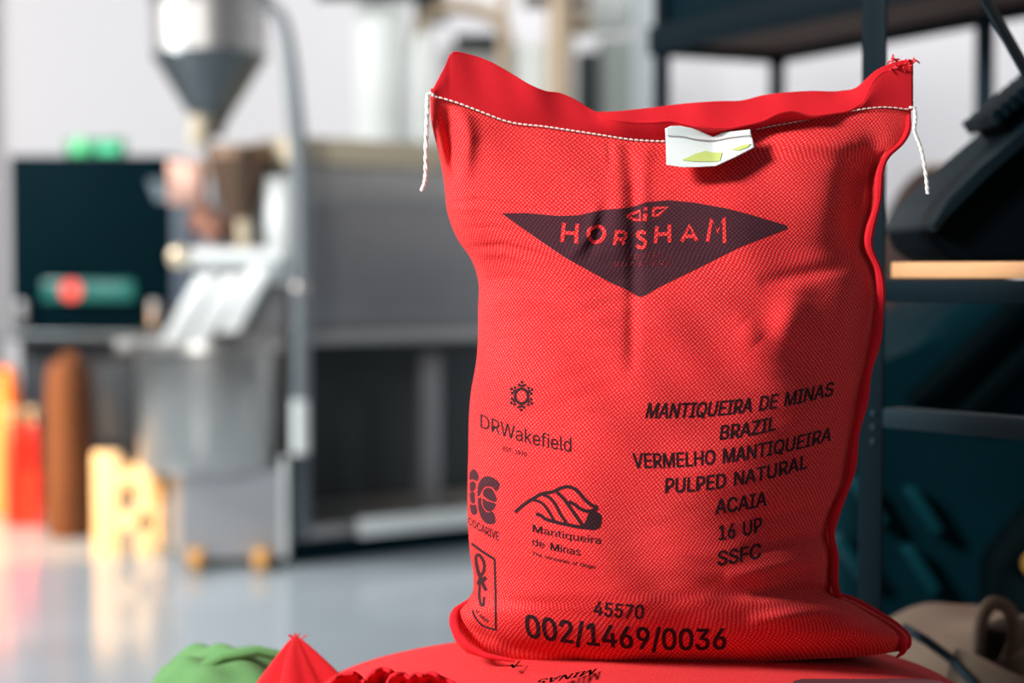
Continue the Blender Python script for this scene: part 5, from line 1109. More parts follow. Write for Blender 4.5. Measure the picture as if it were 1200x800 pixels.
# ------------------------------------------------------------------ structure
M_floor = mat('polished_concrete', lin(176, 188, 196), 0.16, noise=0.22, scale=1.7, bump=0.02)
M_wall = mat('painted_wall', lin(214, 213, 216), 0.9, noise=0.03, scale=0.6)
M_wallb = mat('grey_panel', lin(120, 124, 128), 0.8, noise=0.05, scale=0.6)
tag(MB().box((-7, -3, -0.1), (6, 10.3, 0)).build('floor', M_floor, smooth=False), kind='structure')
tag(MB().box((-7, 10.0, 0), (6, 10.2, 4.6)).build('wall_back', M_wall, smooth=False), kind='structure')
tag(MB().box((3.2, 2.2, 0), (3.4, 10.0, 4.6)).build('wall_right', M_wall, smooth=False), kind='structure')
tag(MB().box((-7, 9.9, 0), (3.2, 10.0, 0.12)).build('baseboard_back', M_wallb, smooth=False), kind='structure')
tag(MB().box((-3.05 - 0.12, 9.7, 0), (-3.05, 9.9, 4.6)).build('trim_1', mat('door_post', lin(205, 190, 182), 0.6), smooth=False), kind='structure')

# ------------------------------------------------------------------ machines at the back left
M_steel = mat('brushed_steel', (0.48, 0.47, 0.46, 1), 0.46, 1.0, noise=0.08, scale=30, stretch=(1, 1, 20))
M_steeld = mat('dark_steel', (0.16, 0.18, 0.19, 1), 0.35, 1.0, noise=0.1, scale=20)
M_steelm = mat('satin_steel_panel', (0.30, 0.30, 0.31, 1), 0.42, 0.85, noise=0.06, scale=6)
M_bright = mat('bright_white_metal', (0.85, 0.90, 0.90, 1), 0.35, 0.1, spec=0.8)
M_black = mat('black_teal_paint', (0.001, 0.010, 0.015, 1), 0.6, noise=0.2, scale=6, spec=0.02)
M_copper = mat('copper', (0.75, 0.45, 0.36, 1), 0.4, 0.5)
M_brown = mat('bronze_cone', (0.20, 0.13, 0.09, 1), 0.4, 0.7)
M_cream = mat('cream_paint', lin(200, 186, 160), 0.6)
M_brass = mat('bright_brass', (1.0, 0.86, 0.62, 1), 0.25, 0.6)

D = 6.4
X = lambda px, d=D: P(px, 318, d).x
Z = lambda py, d=D: P(600, py, d).z
U = D / 2000
ro = thing('coffee_roaster', 'stainless coffee machine with a hopper, white chutes and round steel drum, left background', 'machine', (X(250), D, 0))
c = (X(248), D)
MB().lathe([(0.0, Z(10)), (67 * U, Z(10)), (68 * U, Z(4)), (70 * U, Z(-2)), (66 * U, Z(-2)), (65 * U, Z(12)), (67 * U, Z(12)), (66 * U, Z(64))], c).build('hopper', M_steel, ro)
MB().lathe([(66 * U, Z(64)), (67 * U, Z(67)), (58 * U, Z(80)), (18 * U, Z(146)), (14 * U, Z(160))], c).build('hopper_cone', M_steeld, ro)
MB().cyl((X(238), D - 0.06, Z(172)), (X(241), D - 0.06, Z(138)), 12 * U, 13 * U).build('outlet_neck', M_cream, ro)
MB().box((X(183), D - 0.1, Z(-12)), (X(318), D + 0.1, Z(-4)), 0.005).build('hopper_lid', M_steeld, ro)
MB().box((X(200), D - 0.05, Z(240)), (X(240), D + 0.1, Z(188)), 0.01).build('copper_housing', M_copper, ro)
MB().cyl((X(235), D - 0.02, Z(252)), (X(262), D - 0.06, Z(276)), 18 * U, 14 * U).build('copper_elbow', mat('reddish_copper', (0.42, 0.2, 0.14, 1), 0.4, 0.6), ro)
MB().lathe([(0, Z(176)), (36 * U, Z(176)), (38 * U, Z(172)), (39 * U, Z(186)), (36 * U, Z(188)), (34 * U, Z(205)), (14 * U, Z(262)), (12 * U, Z(292))], (X(281), D)).build('funnel', M_brown, ro)
MB().cyl((X(290), D - 0.05, Z(296)), (X(290), D - 0.05, Z(258)), 10 * U).build('funnel_outlet', M_cream, ro)
MB().box((X(314), D - 0.05, Z(332)), (X(339), D - 0.02, Z(208)), 0.004).build('side_plate', M_bright, ro)
MB().cyl((X(228), D - 0.12, Z(302)), (X(335), D - 0.12, Z(302)), 11 * U).build('feed_rod', M_bright, ro)
MB().ball((X(219), D - 0.14, Z(301)), 13 * U).build('handle_knob', M_brass, ro)
for (a, b_, a2, b2) in ((240, 268, 193, 222), (272, 298, 226, 248), (300, 328, 263, 287)):
    ya, yb_ = (322, 405) if a < 300 else (312, 388)
    MB().prism([(X(a), Z(ya)), (X(b_), Z(ya)), (X(b2), Z(yb_)), (X(a2), Z(yb_))], D - 0.16, D - 0.04, 0.006).build('chute', M_bright, ro)
MB().box((X(255), D - 0.02, Z(400)), (X(335), D + 0.25, Z(305)), 0.01).build('gear_housing', M_steelm, ro)
MB().lathe([(0, Z(402)), (88 * U, Z(402)), (96 * U, Z(398)), (97 * U, Z(408)), (86 * U, Z(411)), (86 * U, Z(540)), (80 * U, Z(548)), (0, Z(548))], (X(248), D), 64).build('drum', mat('drum_steel', (0.52, 0.51, 0.49, 1), 0.33, 1.0, noise=0.06, scale=20), ro)
MB().box((X(138), D - 0.05, Z(412)), (X(230), D + 0.15, Z(398)), 0.006).build('drum_shelf', M_steel, ro)
MB().box((X(112), D + 0.05, Z(518)), (X(162), D + 0.35, Z(428)), 0.02).build('motor_box', mat('motor_grey', (0.03, 0.035, 0.04, 1), 0.6), ro)
mb = MB()
pl = [(X(182), D + 0.22), (X(222), D - 0.2), (X(341), D - 0.12), (X(341), D + 0.32)]
lo = [mb.bm.verts.new((x, y, Z(655, D - .18))) for x, y in pl]
hi = [mb.bm.verts.new((x, y, Z(546))) for x, y in pl]
mb.bm.faces.new(lo[::-1])
mb.bm.faces.new(hi)
for i in range(4):
    mb.bm.faces.new((lo[i], lo[(i + 1) % 4], hi[(i + 1) % 4], hi[i]))
mb.build('base_cabinet', mat('cabinet_steel', (0.50, 0.52, 0.55, 1), 0.5, 0.6), ro)
MB().box((X(334), D - 0.15, Z(655, D - .15)), (X(341), D - 0.13, Z(530)), 0.002).build('cabinet_edge', M_bright, ro)
for px in (240, 314):  # added wheel shapes, their orange stands in for sunlit floor patches
    MB().cyl((X(px) - 0.02, D - 0.24, 0.036), (X(px) + 0.02, D - 0.24, 0.036), 0.036).box((X(px) - 0.026, D - 0.25, 0.03), (X(px) + 0.026, D - 0.15, 0.075), 0.003).build('sunpatch_wheel', mat('sunpatch_orange', (0.85, 0.42, 0.12, 1), 0.4), ro)
pts = [(X(312), Z(20)), (X(330), Z(20)), (X(343), Z(36)), (X(350), Z(70)), (X(356), Z(130)), (X(361), Z(200)), (X(363), Z(300)), (X(362), Z(400)), (X(362), Z(522))]
pc = catmull(pts, 5)
MB().tube([(x, D - 0.25, z) for x, z in pc], [0.016 + 0.016 * min(1, i / 22) for i in range(len(pc))], 14).build('discharge_pipe', mat('grey_hose', (0.22, 0.25, 0.27, 1), 0.4, 0.5), ro)
MB().tube([(X(361), D - 0.27, Z(462)), (X(361), D - 0.27, Z(522))], 0.029, 16).build('pipe_collar', M_bright, ro)
MB().ball((X(362), D - 0.27, Z(338)), 0.034).build('pipe_joint', M_steel, ro)

# cabinet machine turned to the right
cm = thing('steel_cooler_cabinet', 'grey steel machine cabinet with open lower frame, directly left of the red sack', 'machine', (X(345, 6.3), 6.3, 0))
cm.rotation_euler.z = math.radians(34)
bpy.context.view_layer.update()


def lpart(name, a, b, m, bev=0.004):
    o = MB().box(a, b, bev).build(name, m, None)
    o.parent = cm
    return o


h = lambda py: Z(py, 6.55)
lpart('upper_body', (0, 0, h(388)), (1.4, 0.75, h(196)), M_steelm, 0.02)
lpart('top_band', (-0.01, -0.02, h(196)), (1.42, 0.77, h(166)), M_cream, 0.006)
lpart('reflection_strip', (-0.005, -0.012, h(240)), (1.405, 0.0, h(198)), M_steel)  # lighter steel strip, stands in for the reflection on the upper panel
lpart('rail', (-0.01, -0.03, h(400)), (1.42, 0.0, h(386)), M_steel)
lpart('back_panel', (0, 0.6, h(612)), (1.4, 0.63, h(400)), mat('green_grey_panel', lin(56, 66, 68), 0.6))
for x in (0.0, 1.33):
    for y in (0.0, 0.68):
        lpart('post', (x, y, 0.1), (x + 0.06, y + 0.06, h(396)), M_steeld)
lpart('lower_shelf', (0, 0.02, h(622)), (1.4, 0.7, h(608)), M_steel)
lpart('light_bar', (0.25, -0.04, h(622)), (0.95, -0.01, h(602)), M_bright)
lpart('inner_column', (0.72, 0.3, h(608)), (0.82, 0.36, h(420)), M_steelm)
lpart('plinth', (0.0, 0.0, 0), (1.42, 0.72, h(626)), M_black, 0.01)

# black cabinet with a lit display and the green sign above it
D2 = 8.0
bc = thing('black_cabinet', 'tall black cabinet with a small lit display, far left background', 'cabinet', (X(105, D2), D2, 0))
MB().box((X(12, D2), D2, Z(388, D2)), (X(204, D2), D2 + 0.5, Z(182, D2)), 0.01).build('cabinet_body', M_black, bc)
MB().box((X(8, D2), D2 - 0.04, Z(398, D2)), (X(206, D2), D2 + 0.5, Z(389, D2)), 0.004).build('cabinet_sill', M_steeld, bc)
MB().box((X(203, D2), D2 - 0.02, Z(420, D2)), (X(222, D2), D2 + 0.4, Z(190, D2)), 0.01).build('side_post', mat('slate_blue', lin(78, 92, 108), 0.5), bc)
for px in (28, 183):
    MB().box((X(px - 6, D2), D2 - 0.06, Z(385, D2)), (X(px + 6, D2), D2, Z(352, D2)), 0.01).build('latch', M_steelm, bc)
MB().box((X(52, D2), D2 - 0.05, Z(352, D2)), (X(158, D2), D2, Z(328, D2)), 0.01).build('display', mat('display_teal', (0.01, 0.06, 0.055, 1), 0.3, emis=(0.03, 0.33, 0.27, 1), es=0.45), bc)
MB().cyl((X(87, D2), D2 - 0.07, Z(340, D2)), (X(87, D2), D2 - 0.05, Z(340, D2)), 0.046).build('warning_light', mat('red_lamp', (0.6, 0.05, 0.04, 1), 0.4, emis=(1, 0.10, 0.07, 1), es=0.9), bc)
MB().box((X(14, D2), D2 + 0.1, 0.0), (X(202, D2), D2 + 0.5, Z(398, D2)), 0.01).build('lower_body', mat('dark_blue_grey', lin(34, 42, 50), 0.5), bc)
mb = MB()
for k in range(5):
    mb.box((X(176 + k * 2, D2) - 0.0, D2 - 0.02, Z(215 + k * 5, D2)), (X(190 + k * 3, D2), D2, Z(211 + k * 5, D2)))
mb.build('sticker', mat('pale_sticker', lin(120, 140, 150), 0.5), bc)

D3 = 8.1
es = thing('exit_sign', 'small lit green emergency exit sign above the black cabinet', 'sign', (X(112, D3), D3, Z(181, D3)))
MB().box((X(78, D3), D3, Z(181, D3)), (X(147, D3), D3 + 0.05, Z(162, D3)), 0.005).build('sign_panel', mat('exit_green', (0.02, 0.22, 0.10, 1), 0.4, emis=(0.03, 0.35, 0.16, 1), es=0.2), es)
mb = MB()
mb.ball((X(96, D3), D3 - 0.01, Z(166, D3)), 0.018)
mb.tube([(X(96, D3), D3 - 0.01, Z(169, D3)), (X(94, D3), D3 - 0.01, Z(176, D3))], 0.016)
mb.tube([(X(88, D3), D3 - 0.01, Z(173, D3)), (X(95, D3), D3 - 0.01, Z(170, D3)), (X(103, D3), D3 - 0.01, Z(174, D3))], 0.008)
mb.tube([(X(87, D3), D3 - 0.01, Z(180, D3)), (X(94, D3), D3 - 0.01, Z(176, D3)), (X(101, D3), D3 - 0.01, Z(180, D3))], 0.010)
mb.build('running_figure', mat('exit_green_bright', (0.2, 0.9, 0.4, 1), 0.4, emis=(0.12, 0.8, 0.3, 1), es=0.5), es)
MB().box((X(116, D3), D3 - 0.01, Z(180, D3)), (X(140, D3), D3, Z(168, D3))).build('door_symbol', mat('exit_green_mid', (0.05, 0.5, 0.25, 1), 0.4, emis=(0.05, 0.55, 0.25, 1), es=0.6), es)

# brown paper sack, red cylinders, lit stool
D4 = 7.0
bs = thing('paper_sack', 'tall brown paper sack standing below the black cabinet', 'sack', (X(72, D4), D4, 0))
mb = MB()
mb.lathe([(0.0, 0.0), (0.08, 0.0), (0.10, 0.04), (0.098, 0.3), (0.095, 0.55), (0.09, 0.66), (0.075, 0.72), (0.0, 0.73)], (X(80, D4), D4), 28)
mb.build('sack_body', mat('kraft_paper', lin(92, 52, 20), 0.8, noise=0.15, scale=12, bump=0.3), bs)
MB().box((X(70, D4), D4 - 0.01, 0.71), (X(90, D4), D4 + 0.01, 0.76), 0.004).build('folded_top', bpy.data.materials['kraft_paper'], bs)
M_ext = mat('red_enamel', (0.85, 0.03, 0.015, 1), 0.35)
for i, (px, lab) in enumerate(((14, 'red fire extinguisher at the left edge, nearer the frame border'), (37, 'red fire extinguisher with bright sunlit top, beside the brown paper sack'))):
    D5 = 7.3
    fe = thing('fire_extinguisher', lab, 'extinguisher', (X(px, D5), D5, 0), 'fire extinguishers at the left')
    r = 0.039
    MB().lathe([(0, 0), (r, 0.0), (r, 0.02), (r, 0.36), (r * 0.85, 0.41), (r * 0.4, 0.44), (0, 0.45)], (X(px, D5), D5), 24).build('cylinder', M_ext, fe)
    MB().cyl((X(px, D5), D5, 0.44), (X(px, D5), D5, 0.49), 0.016).box((X(px, D5) - 0.02, D5 - 0.05, 0.49), (X(px, D5) + 0.02, D5 + 0.03, 0.51)).build('valve', M_brass, fe)
    MB().tube([(X(px, D5) + 0.01, D5 - 0.03, 0.48), (X(px, D5) + 0.04, D5 - 0.06, 0.42), (X(px, D5) + 0.043, D5 - 0.06, 0.25)], 0.008).build('nozzle_hose', M_black, fe)
tc = thing('traffic_cone', 'orange cone in sunlight behind the fire extinguishers at the left edge', 'cone', (X(6, 7.75), 7.75, 0))
MB().lathe([(0.15, 0.02), (0.145, 0.03), (0.04, Z(432, 7.75)), (0.0, Z(428, 7.75))], (X(6, 7.75), 7.75), 28).build('cone_body', mat('cone_orange', (0.95, 0.22, 0.03, 1), 0.5), tc)
MB().box((X(6, 7.75) - 0.17, 7.58, 0), (X(6, 7.75) + 0.17, 7.92, 0.025), 0.006).build('cone_base', bpy.data.materials['cone_orange'], tc)

D6 = 6.55
M_stool = mat('pale_birch', (0.95, 0.74, 0.42, 1), 0.5, noise=0.06, scale=8)
sl = thing('wooden_stool', 'small pale wooden stool lit bright orange by the sun, left of the steel drum', 'stool', (X(145, D6), D6, 0))
for (a, b_, t) in ((110, 142, 528), (160, 179, 538)):
    MB().box((X(a, D6), D6 - 0.05, 0), (X(b_, D6), D6 + 0.0, Z(t, D6)), 0.008).build('leg', M_stool, sl)
for px in (118, 164):
    MB().box((X(px, D6), D6 + 0.22, 0), (X(px + 10, D6), D6 + 0.25, Z(545, D6)), 0.006).build('leg', M_stool, sl)
MB().box((X(140, D6), D6 - 0.05, Z(568, D6)), (X(165, D6), D6 + 0.24, Z(550, D6)), 0.006).build('seat_board', M_stool, sl)
MB().box((X(138, D6), D6 - 0.05, Z(619, D6)), (X(179, D6), D6 - 0.02, Z(599, D6)), 0.006).build('stretcher', M_stool, sl)

# ducts and pipes along the top
D7 = 8.6
DU = D7 / 2000
M_wd = mat('white_duct', lin(222, 228, 226), 0.5)
M_bg = mat('beige_duct', lin(178, 160, 136), 0.5, 0.3)
vd = thing('ventilation_duct', 'wide vertical white duct between the hopper and the red sack', 'duct', (X(448, D7), D7, Z(168, D7)))
MB().cyl((X(448, D7), D7, Z(168, D7)), (X(448, D7), D7, 4.6), 32 * DU, seg=40).build('duct_pipe', M_wd, vd)
MB().cyl((X(448, D7), D7, Z(168, D7)), (X(448, D7), D7, Z(158, D7)), 35 * DU, seg=40).build('collar', M_wd, vd)
pt = thing('filling_tower', 'cluster of beige and grey process pipes behind the top of the red sack', 'machine', (X(600, D7), D7, 0))


def pbox(name, x0, y0, x1, y1, m, dd=0.0, th=0.25):
    return MB().box((X(x0, D7), D7 + dd, Z(y1, D7)), (X(x1, D7), D7 + dd + th, Z(y0, D7)), 0.012).build(name, m, pt)


MB().cyl((X(496, D7), D7, 0.0), (X(496, D7), D7, Z(42, D7)), 12 * DU).build('pipe', M_wd, pt)
MB().tube([(x, D7 + 0.1, z) for x, z in catmull([(X(488, D7), Z(60, D7)), (X(495, D7), Z(22, D7)), (X(520, D7), Z(6, D7)), (X(560, D7), Z(8, D7)), (X(590, D7), Z(30, D7)), (X(592, D7), Z(90, D7))])], 9 * DU, 12).build('bent_duct', M_bg, pt)
pbox('dark_box', 484, -20, 520, 14, M_black, 0.2)
pbox('dark_housing', 532, 38, 584, 54, M_black, 0.05)
pbox('grey_housing', 518, 54, 600, 130, mat('grey_machine', lin(150, 150, 148), 0.5), 0.1)
pbox('frame_post', 584, -30, 596, 170, M_bg, -0.05, 0.05)
pbox('white_tank', 598, 50, 648, 400, M_wd, 0.0, 0.3)
MB().cyl((X(655, D7), D7 - 0.1, 0), (X(655, D7), D7 - 0.1, Z(-30, D7)), 15 * DU).build('tan_pipe', M_bg, pt)
pbox('bracket', 612, -4, 690, 12, mat('dark_brown_metal', lin(84, 70, 60), 0.5), -0.15, 0.1)
pbox('gauge_box', 660, 12, 690, 40, M_bg, -0.02, 0.1)
pbox('dark_column', 676, 60, 702, 400, mat('dark_green_grey', lin(42, 54, 54), 0.6), 0.0, 0.2)
pbox('silver_hood', 690, -40, 738, 28, M_wd, 0.1, 0.3)
pbox('grey_column', 702, 44, 740, 400, mat('grey_green_panel', lin(140, 148, 144), 0.6), 0.02, 0.3)
pbox('pale_column', 740, -40, 762, 400, mat('pale_steel', lin(164, 172, 176), 0.5), -0.1, 0.3)
hb = thing('hanging_rail', 'dark rail along the very top edge above the ducts', 'rail', (X(560, D7), 8.3, 2.5))
MB().box((X(372, 8.3), 8.3, Z(-2, 8.3)), (X(500, 8.3), 8.36, Z(-14, 8.3)), 0.004).build('rail_bar', M_black, hb)

# ------------------------------------------------------------------ far rack on the right
M_rack = mat('rack_black_steel', (0.002, 0.009, 0.014, 1), 0.55, spec=0.06)
M_rackb = mat('rack_slate', (0.010, 0.026, 0.036, 1), 0.55, spec=0.12)
M_board = mat('chipboard', lin(92, 70, 60), 0.8, noise=0.2, scale=40)


def rack_frame(origin, ux, uy):
    def f(a, b, z):
        return Vector((origin[0] + ux[0] * a + uy[0] * b, origin[1] + ux[1] * a + uy[1] * b, z))
    return f


def obox(f, a0, a1, b0, b1, z0, z1, name, m, parent, bev=0.002):
    ang = math.atan2((f(1, 0, 0) - f(0, 0, 0)).y, (f(1, 0, 0) - f(0, 0, 0)).x)
    c_ = f((a0 + a1) / 2, (b0 + b1) / 2, (z0 + z1) / 2)
    s_ = Vector((abs(a1 - a0), abs(b1 - b0), abs(z1 - z0))) / 2
    return MB().box(c_ - s_, c_ + s_, bev, Matrix.Rotation(ang, 4, 'Z')).build(name, m, parent)


A = (0.395, 4.79)
ux = (0.451, -0.8925)
uy = (0.8925, 0.451)
ff = rack_frame(A, ux, uy)
fr = thing('storage_rack', 'blurred black rack with a high shelf, farther back behind the sack top', 'shelving', (A[0], A[1], 0))
ZS = 1.69
obox(ff, 0, 1.9, 0, 0.42, ZS + 0.055, ZS + 0.075, 'shelf_board', M_board, fr)
obox(ff, 0.02, 1.9, 0.02, 0.40, ZS + 0.03, ZS + 0.05, 'shelf_underside', M_board, fr)
obox(ff, 0, 1.9, -0.02, 0.0, ZS, ZS + 0.08, 'beam', M_rack, fr)
obox(ff, 0, 1.9, 0.40, 0.42, ZS, ZS + 0.08, 'beam', M_rack, fr)
obox(ff, 0, 0.02, 0, 0.4, ZS, ZS + 0.08, 'beam', M_rack, fr)
for a, b_ in ((0, 0), (0, .39), (0.86, .39), (1.86, .39), (1.86, 0)):
    obox(ff, a, a + 0.04, b_, b_ + 0.03, 0, 2.7 if b_ == 0 else 2.6, 'upright', M_rack if a < 0.5 else M_rackb, fr)
obox(ff, 0, 1.9, 0.0, 0.42, 0.98, 1.0, 'shelf_board', M_board, fr)
obox(ff, 0, 1.9, -0.02, 0.0, 0.95, 1.0, 'beam', M_rack, fr)
cr = thing('storage_crate', 'long dark crate on the high shelf of the far rack', 'crate', tuple(ff(0.5, 0.2, ZS + 0.075)))
obox(ff, 0.04, 0.86, 0.02, 0.36, ZS + 0.076, ZS + 0.42, 'crate_body', mat('dark_teal_plastic', (0.002, 0.013, 0.020, 1), 0.5, spec=0.05), cr, 0.01)
obox(ff, 0.03, 0.87, 0.01, 0.37, ZS + 0.24, ZS + 0.27, 'crate_rim', M_rack, cr, 0.004)
wb = thing('white_box', 'white box on the high shelf beside the dark crate', 'box', tuple(ff(1.05, 0.2, ZS + 0.075)))
obox(ff, 0.90, 1.02, 0.05, 0.36, ZS + 0.076, ZS + 0.42, 'carton', M_wd, wb, 0.004)
obox(ff, 0.90, 1.02, 0.045, 0.05, ZS + 0.16, ZS + 0.18, 'tape', M_bg, wb, 0.001)
# brown sacks on the far rack's lower shelf
M_jute = weave('brown_jute', lin(84, 72, 60), lin(120, 104, 84), pu=0.004, pv=0.004, bump=0.4)
for i, (a, hz, nm, lab) in enumerate(((0.32, 0.50, M_jute, 'brown jute sack seen through the rack just above the sack top'),
                                      (0.95, 0.34, weave('dark_jute', lin(66, 52, 50), lin(92, 74, 66), pu=0.004, pv=0.004), 'dark brown sack behind the loose thread at the right'))):
    c_ = ff(a, 0.2, 1.0)
    t_ = thing('jute_sack', lab, 'sack', tuple(c_), 'brown sacks on the far rack')
    o = peak('body', c_.x, c_.y, 1.0, 1.0 + hz, 0.19, nm, t_, 3 + i, 4, 0.9, (0.01, 0), pw=0.42, frill=0.07)
    MB().tube([(c_.x - 0.03, c_.y, 1.0 + hz * 0.97), (c_.x + 0.03, c_.y - 0.02, 1.0 + hz * 0.98)], 0.012).build('tie', M_bg, t_)

# ------------------------------------------------------------------ near rack
B0 = P(1031, 318, 1.93)
nx = (0.62, -0.785)
ny = (0.785, 0.62)
fn = rack_frame((B0.x, B0.y), nx, ny)
nr_ = thing('storage_rack', 'near black steel rack with a pale wooden shelf, right of the red sack', 'shelving', (B0.x, B0.y, 0))


def near_box(a0, a1, b0, b1, z0, z1, name, m, bev=0.0015, parent=None):
    return obox(fn, a0, a1, b0, b1, z0, z1, name, m, parent or nr_, bev)


# L-profile upright
near_box(-0.026, 0.0085, -0.004, 0.0, 0, 2.3, 'upright', M_rack)
near_box(-0.026, -0.022, 0.0, 0.035, 0, 2.3, 'upright', M_rackb)
for b_ in (0.0, 0.50):
    near_box(0.86, 0.90, b_, b_ + 0.004, 0, 2.3, 'upright', M_rack)
near_box(-0.026, 0.014, 0.50, 0.504, 0, 1.0, 'upright', M_rack)
M_edge = mat('pine_edge', lin(206, 158, 112), 0.7, noise=0.15, scale=60, stretch=(1, 1, 6))
SH = CAMZ
near_box(0.012, 0.9, 0.004, 0.5, SH - 0.0075, SH + 0.0105, 'shelf_board', M_edge)
near_box(0.008, 0.9, -0.003, 0.006, SH - 0.034, SH - 0.009, 'beam', M_rack)
near_box(0.0, 0.9, 0.498, 0.504, SH - 0.034, SH - 0.009, 'beam', M_rack)
zb = P(1050, 480, 1.9).z
near_box(0.0, 0.9, -0.003, 0.003, zb - 0.022, zb, 'beam', M_rackb)
near_box(0.0, 0.9, 0.003, 0.035, zb - 0.003, zb, 'beam', M_rackb)
for k in range(14):
    pass
mb = MB()
for k in range(3):
    mb.cyl(tuple(fn(-0.004, -0.006, zb - 0.006 - k * 0.016)), tuple(fn(-0.004, -0.003, zb - 0.006 - k * 0.016)), 0.004, seg=12)
mb.build('bolt', M_rackb, nr_)
# diagonal brace with pressed slots
p0, p1 = P(1138, -30, 1.86), P(1222, 118, 1.80)
dv = (p1 - p0)
rot = dv.to_track_quat('X', 'Y').to_matrix().to_4x4()
cc_ = (p0 + p1) / 2
MB().box(cc_ - Vector((dv.length / 2, 0.002, 0.013)), cc_ + Vector((dv.length / 2, 0.002, 0.013)), 0.001, rot).build('brace', M_rack, nr_)
# low shelf carrying the pale sack
near_box(0.0, 0.9, 0.0, 0.5, 0.47, 0.49, 'shelf_board', M_edge)
near_box(0.0, 0.9, -0.004, 0.0, 0.45, 0.49, 'beam', M_rack)

# black moulded bin lying tilted on the shelf
M_blk = mat('black_plastic', (0.0008, 0.003, 0.005, 1), 0.7, noise=0.2, scale=20, spec=0.02)
M_blk2 = mat('black_plastic_rim', (0.002, 0.008, 0.012, 1), 0.5, spec=0.10)
dB = 2.02
q = lambda px, py, d=dB: (P(px, py, d).x, P(px, py, d).z)
tz = SH + 0.0108
bn = thing('black_bin', 'black moulded plastic bin lying tilted on the pale shelf, right edge', 'bin', (P(1160, 300, dB).x, dB, tz))
prof_ = [q(1072, 268), q(1086, 248), q(1130, 208), q(1180, 168), q(1230, 120), q(1300, 80), (q(1300, 80)[0], tz), (q(1105, 300)[0], tz), q(1080, 290)]
MB().prism(prof_, dB - 0.06, dB + 0.16, 0.008).build('bin_shell', M_blk, bn)
rim = [q(1070, 266), q(1088, 238), q(1130, 198), (q(1180, 156)), q(1240, 104), q(1246, 112), q(1184, 168), q(1134, 212), q(1094, 252), q(1078, 274)]
MB().prism(rim, dB - 0.085, dB + 0.18, 0.003).build('bin_rim', M_blk2, bn)
for k in range(8):
    a = (1152 + k * 9.5, 136 - k * 8)
    pr = [q(a[0], a[1]), q(a[0] + 7, a[1] - 6), q(a[0] + 17, a[1] + 7), q(a[0] + 10, a[1] + 14)]
    MB().prism(pr, dB - 0.03, dB + 0.10, 0.002).build('grip_rib', M_blk2, bn)
pr = [q(1158, 134), q(1240, 66), q(1256, 92), q(1180, 158)]
MB().prism(pr, dB - 0.02, dB + 0.09, 0.003).build('grip_bar', M_blk, bn)

# dark teal covered pallets below the shelf
M_teal = mat('teal_sheet', (0.0005, 0.013, 0.019, 1), 0.6, noise=0.4, scale=4, bump=0.2, spec=0.03)
M_teal2 = mat('teal_strap', (0.001, 0.032, 0.042, 1), 0.5, spec=0.08)
M_dark = mat('near_black_cloth', (0.0006, 0.003, 0.004, 1), 0.7, noise=0.3, scale=5, spec=0.02)
dk = 2.75
pc_ = thing('covered_pallet', 'pallet load under dark teal sheeting behind the near rack', 'pallet', (1.0, dk, 0))
hx = lambda px, py: (P(px, py, dk).x, P(px, py, dk).z)
MB().prism([hx(985, 480), hx(1050, 440), hx(1100, 380), hx(1160, 340), hx(1260, 335), hx(1400, 338), (hx(1400, 340)[0], 0.11), (hx(985, 340)[0], 0.11)], dk, dk + 0.5, 0.03).build('sheet_cover', M_teal, pc_)
for a, b_ in (((1072, 470), (1200, 350)), ((1120, 490), (1260, 350))):
    MB().prism([hx(a[0] - 16, a[1]), hx(b_[0] - 16, b_[1]), hx(b_[0] + 16, b_[1]), hx(a[0] + 16, a[1])], dk - 0.05, dk + 0.02, 0.01).build('sheet_fold', M_dark, pc_)
for k, (x, y) in enumerate(((1055, 572), (1052, 640), (992, 562), (972, 628))):
    MB().prism([hx(x, y), hx(x + 12, y - 6), hx(x + 45, y + 44), hx(x + 33, y + 52)], dk - 0.045, dk + 0.01, 0.004).build('strap', M_teal2, pc_)
MB().box((0.45, dk - 0.02, 0.0), (1.15, dk + 0.5, 0.11), 0.01).build('pallet_base', M_wood, pc_)
MB().prism([hx(1130, 640), hx(1230, 520), hx(1330, 520), (hx(1330, 520)[0], 0.11), (hx(1130, 520)[0], 0.11)], dk - 0.16, dk - 0.06, 0.03).build('sheet_fold', M_dark, pc_)
yl = thing('yellow_tape_roll', 'small yellow tape roll at the right edge above the beige sack', 'tape', (P(1200, 660, 2.5).x, 2.5, P(1200, 676, 2.5).z))
MB().cyl(tuple(P(1213, 660, 2.50)), tuple(P(1213, 660, 2.54)), 0.019).build('roll', mat('yellow_tape', (0.28, 0.15, 0.008, 1), 0.6), yl)
MB().cyl(tuple(P(1215, 660, 2.495)), tuple(P(1213, 660, 2.50)), 0.010).build('roll_core', M_dark, yl)
MB().box((P(1190, 676, 2.5).x, 2.42, 0.49), (P(1240, 676, 2.5).x, 2.56, P(1200, 676, 2.5).z), 0.004).build('holder', M_dark, yl)

# beige cloth sack on the low shelf
M_bei = weave('beige_cloth', lin(104, 92, 80), lin(140, 126, 110), pu=0.003, pv=0.003, bump=0.4, sheen=0.1)
be = thing('cloth_sack', 'open beige cloth sack with rolled mouth, lower right corner', 'sack', (0.60, 2.18, 0.49))
pillow('body', P(1140, 735, 2.2).x, 2.2, 0.492, 0.17, 0.13, P(1100, 722, 2.2).z - 0.492, M_bei, be, 0.0, (3, 3), 21, 90, 0.012)
c_ = P(1166, 760, 2.08)


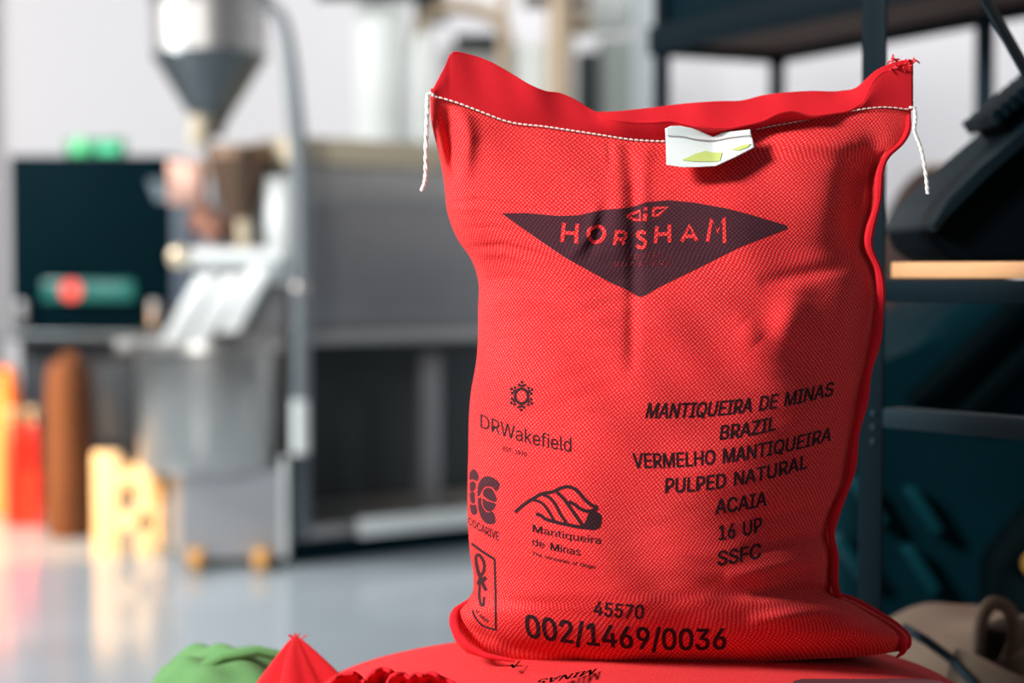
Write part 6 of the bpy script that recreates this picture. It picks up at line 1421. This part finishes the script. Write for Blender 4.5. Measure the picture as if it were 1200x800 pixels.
def mouth(name, c, r0, r1, z0, z1, m, parent, flat=0.7, lean=0.02):
    V, uv = [], []
    n, nz = 64, 22
    for j in range(nz):
        v = j / (nz - 1)
        for k in range(n):
            a = k / (n - 1) * 2 * math.pi
            rad = (r0 + (r1 - r0) * v) * (1 + 0.10 * math.sin(3 * a + 1) + 0.06 * math.sin(5 * a + v * 3))
            V.append((c.x + rad * math.cos(a) + lean * v, c.y + rad * math.sin(a) * flat, z0 + (z1 - z0) * v * (1 + 0.12 * math.sin(2 * a + 0.6))))
            uv.append((a * r0, v * 0.1))
    o = grid_mesh(name, V, quads(nz, n), m, parent, uv)
    sdm = o.modifiers.new('t', 'SOLIDIFY')
    sdm.thickness = 0.004
    return o


pth = catmull([(1138, 800), (1143, 765), (1147, 728), (1156, 708), (1168, 704), (1182, 711), (1190, 730), (1189, 752), (1180, 776), (1176, 800)], 6)
V, uvs = [], []
for r in range(8):
    v = r / 7
    for i, (x, y) in enumerate(pth):
        V.append(P(x + 2 * v, y + 6 * (v - 0.5) ** 2, 2.05 + 0.09 * v))
        uvs.append((i * 0.004, v * 0.08))
o = grid_mesh('rolled_mouth', V, quads(8, len(pth)), M_bei, be, uvs)
sdm = o.modifiers.new('t', 'SOLIDIFY')
sdm.thickness = 0.010
mb = MB()
mb.tube([P(x, y, 2.05) for x, y in pth], 0.006, 8)
mb.build('mouth_hem', M_bei, be)
mouth('turned_collar', P(1185, 790, 2.0), 0.10, 0.075, 0.50, P(1180, 772, 2.0).z, M_bei, be, 0.6, 0.0)
st_ = thing('black_strap', 'thin black strap crossing the beige sack beside the red sack corner', 'strap', tuple(P(1110, 775, 1.95)))
MB().tube([P(x, y, d) for x, y, d in ((1058, 735, 2.02), (1085, 750, 2.0), (1115, 772, 1.98), (1140, 800, 1.95), (1160, 830, 1.9))], 0.0055, 10).build('strap_cord', M_rackb, st_)

# dark partition behind everything on the right
tag(MB().box((0.95, 5.0, 0), (3.2, 5.08, 0.92)).build('wall_partition', mat('slate_partition', lin(62, 68, 72), 0.8), smooth=False), kind='structure')

# ------------------------------------------------------------------ pieces that sit on a part become its children
def under(parent_name, names):
    for po in [o for o in bpy.data.objects if o.name.split('.')[0] == parent_name]:
        for ch in list(po.parent.children):
            if ch.name.split('.')[0] in names:
                ch.parent = po
                ch.matrix_parent_inverse = Matrix.Identity(4)


bpy.context.view_layer.update()
under('sign_panel', ('running_figure', 'door_symbol'))
under('display', ('warning_light',))
under('discharge_pipe', ('pipe_collar', 'pipe_joint'))
under('feed_rod', ('handle_knob',))
under('duct_pipe', ('collar',))
under('bin_shell', ('grip_bar', 'grip_rib'))
under('cylinder', ('valve', 'nozzle_hose'))
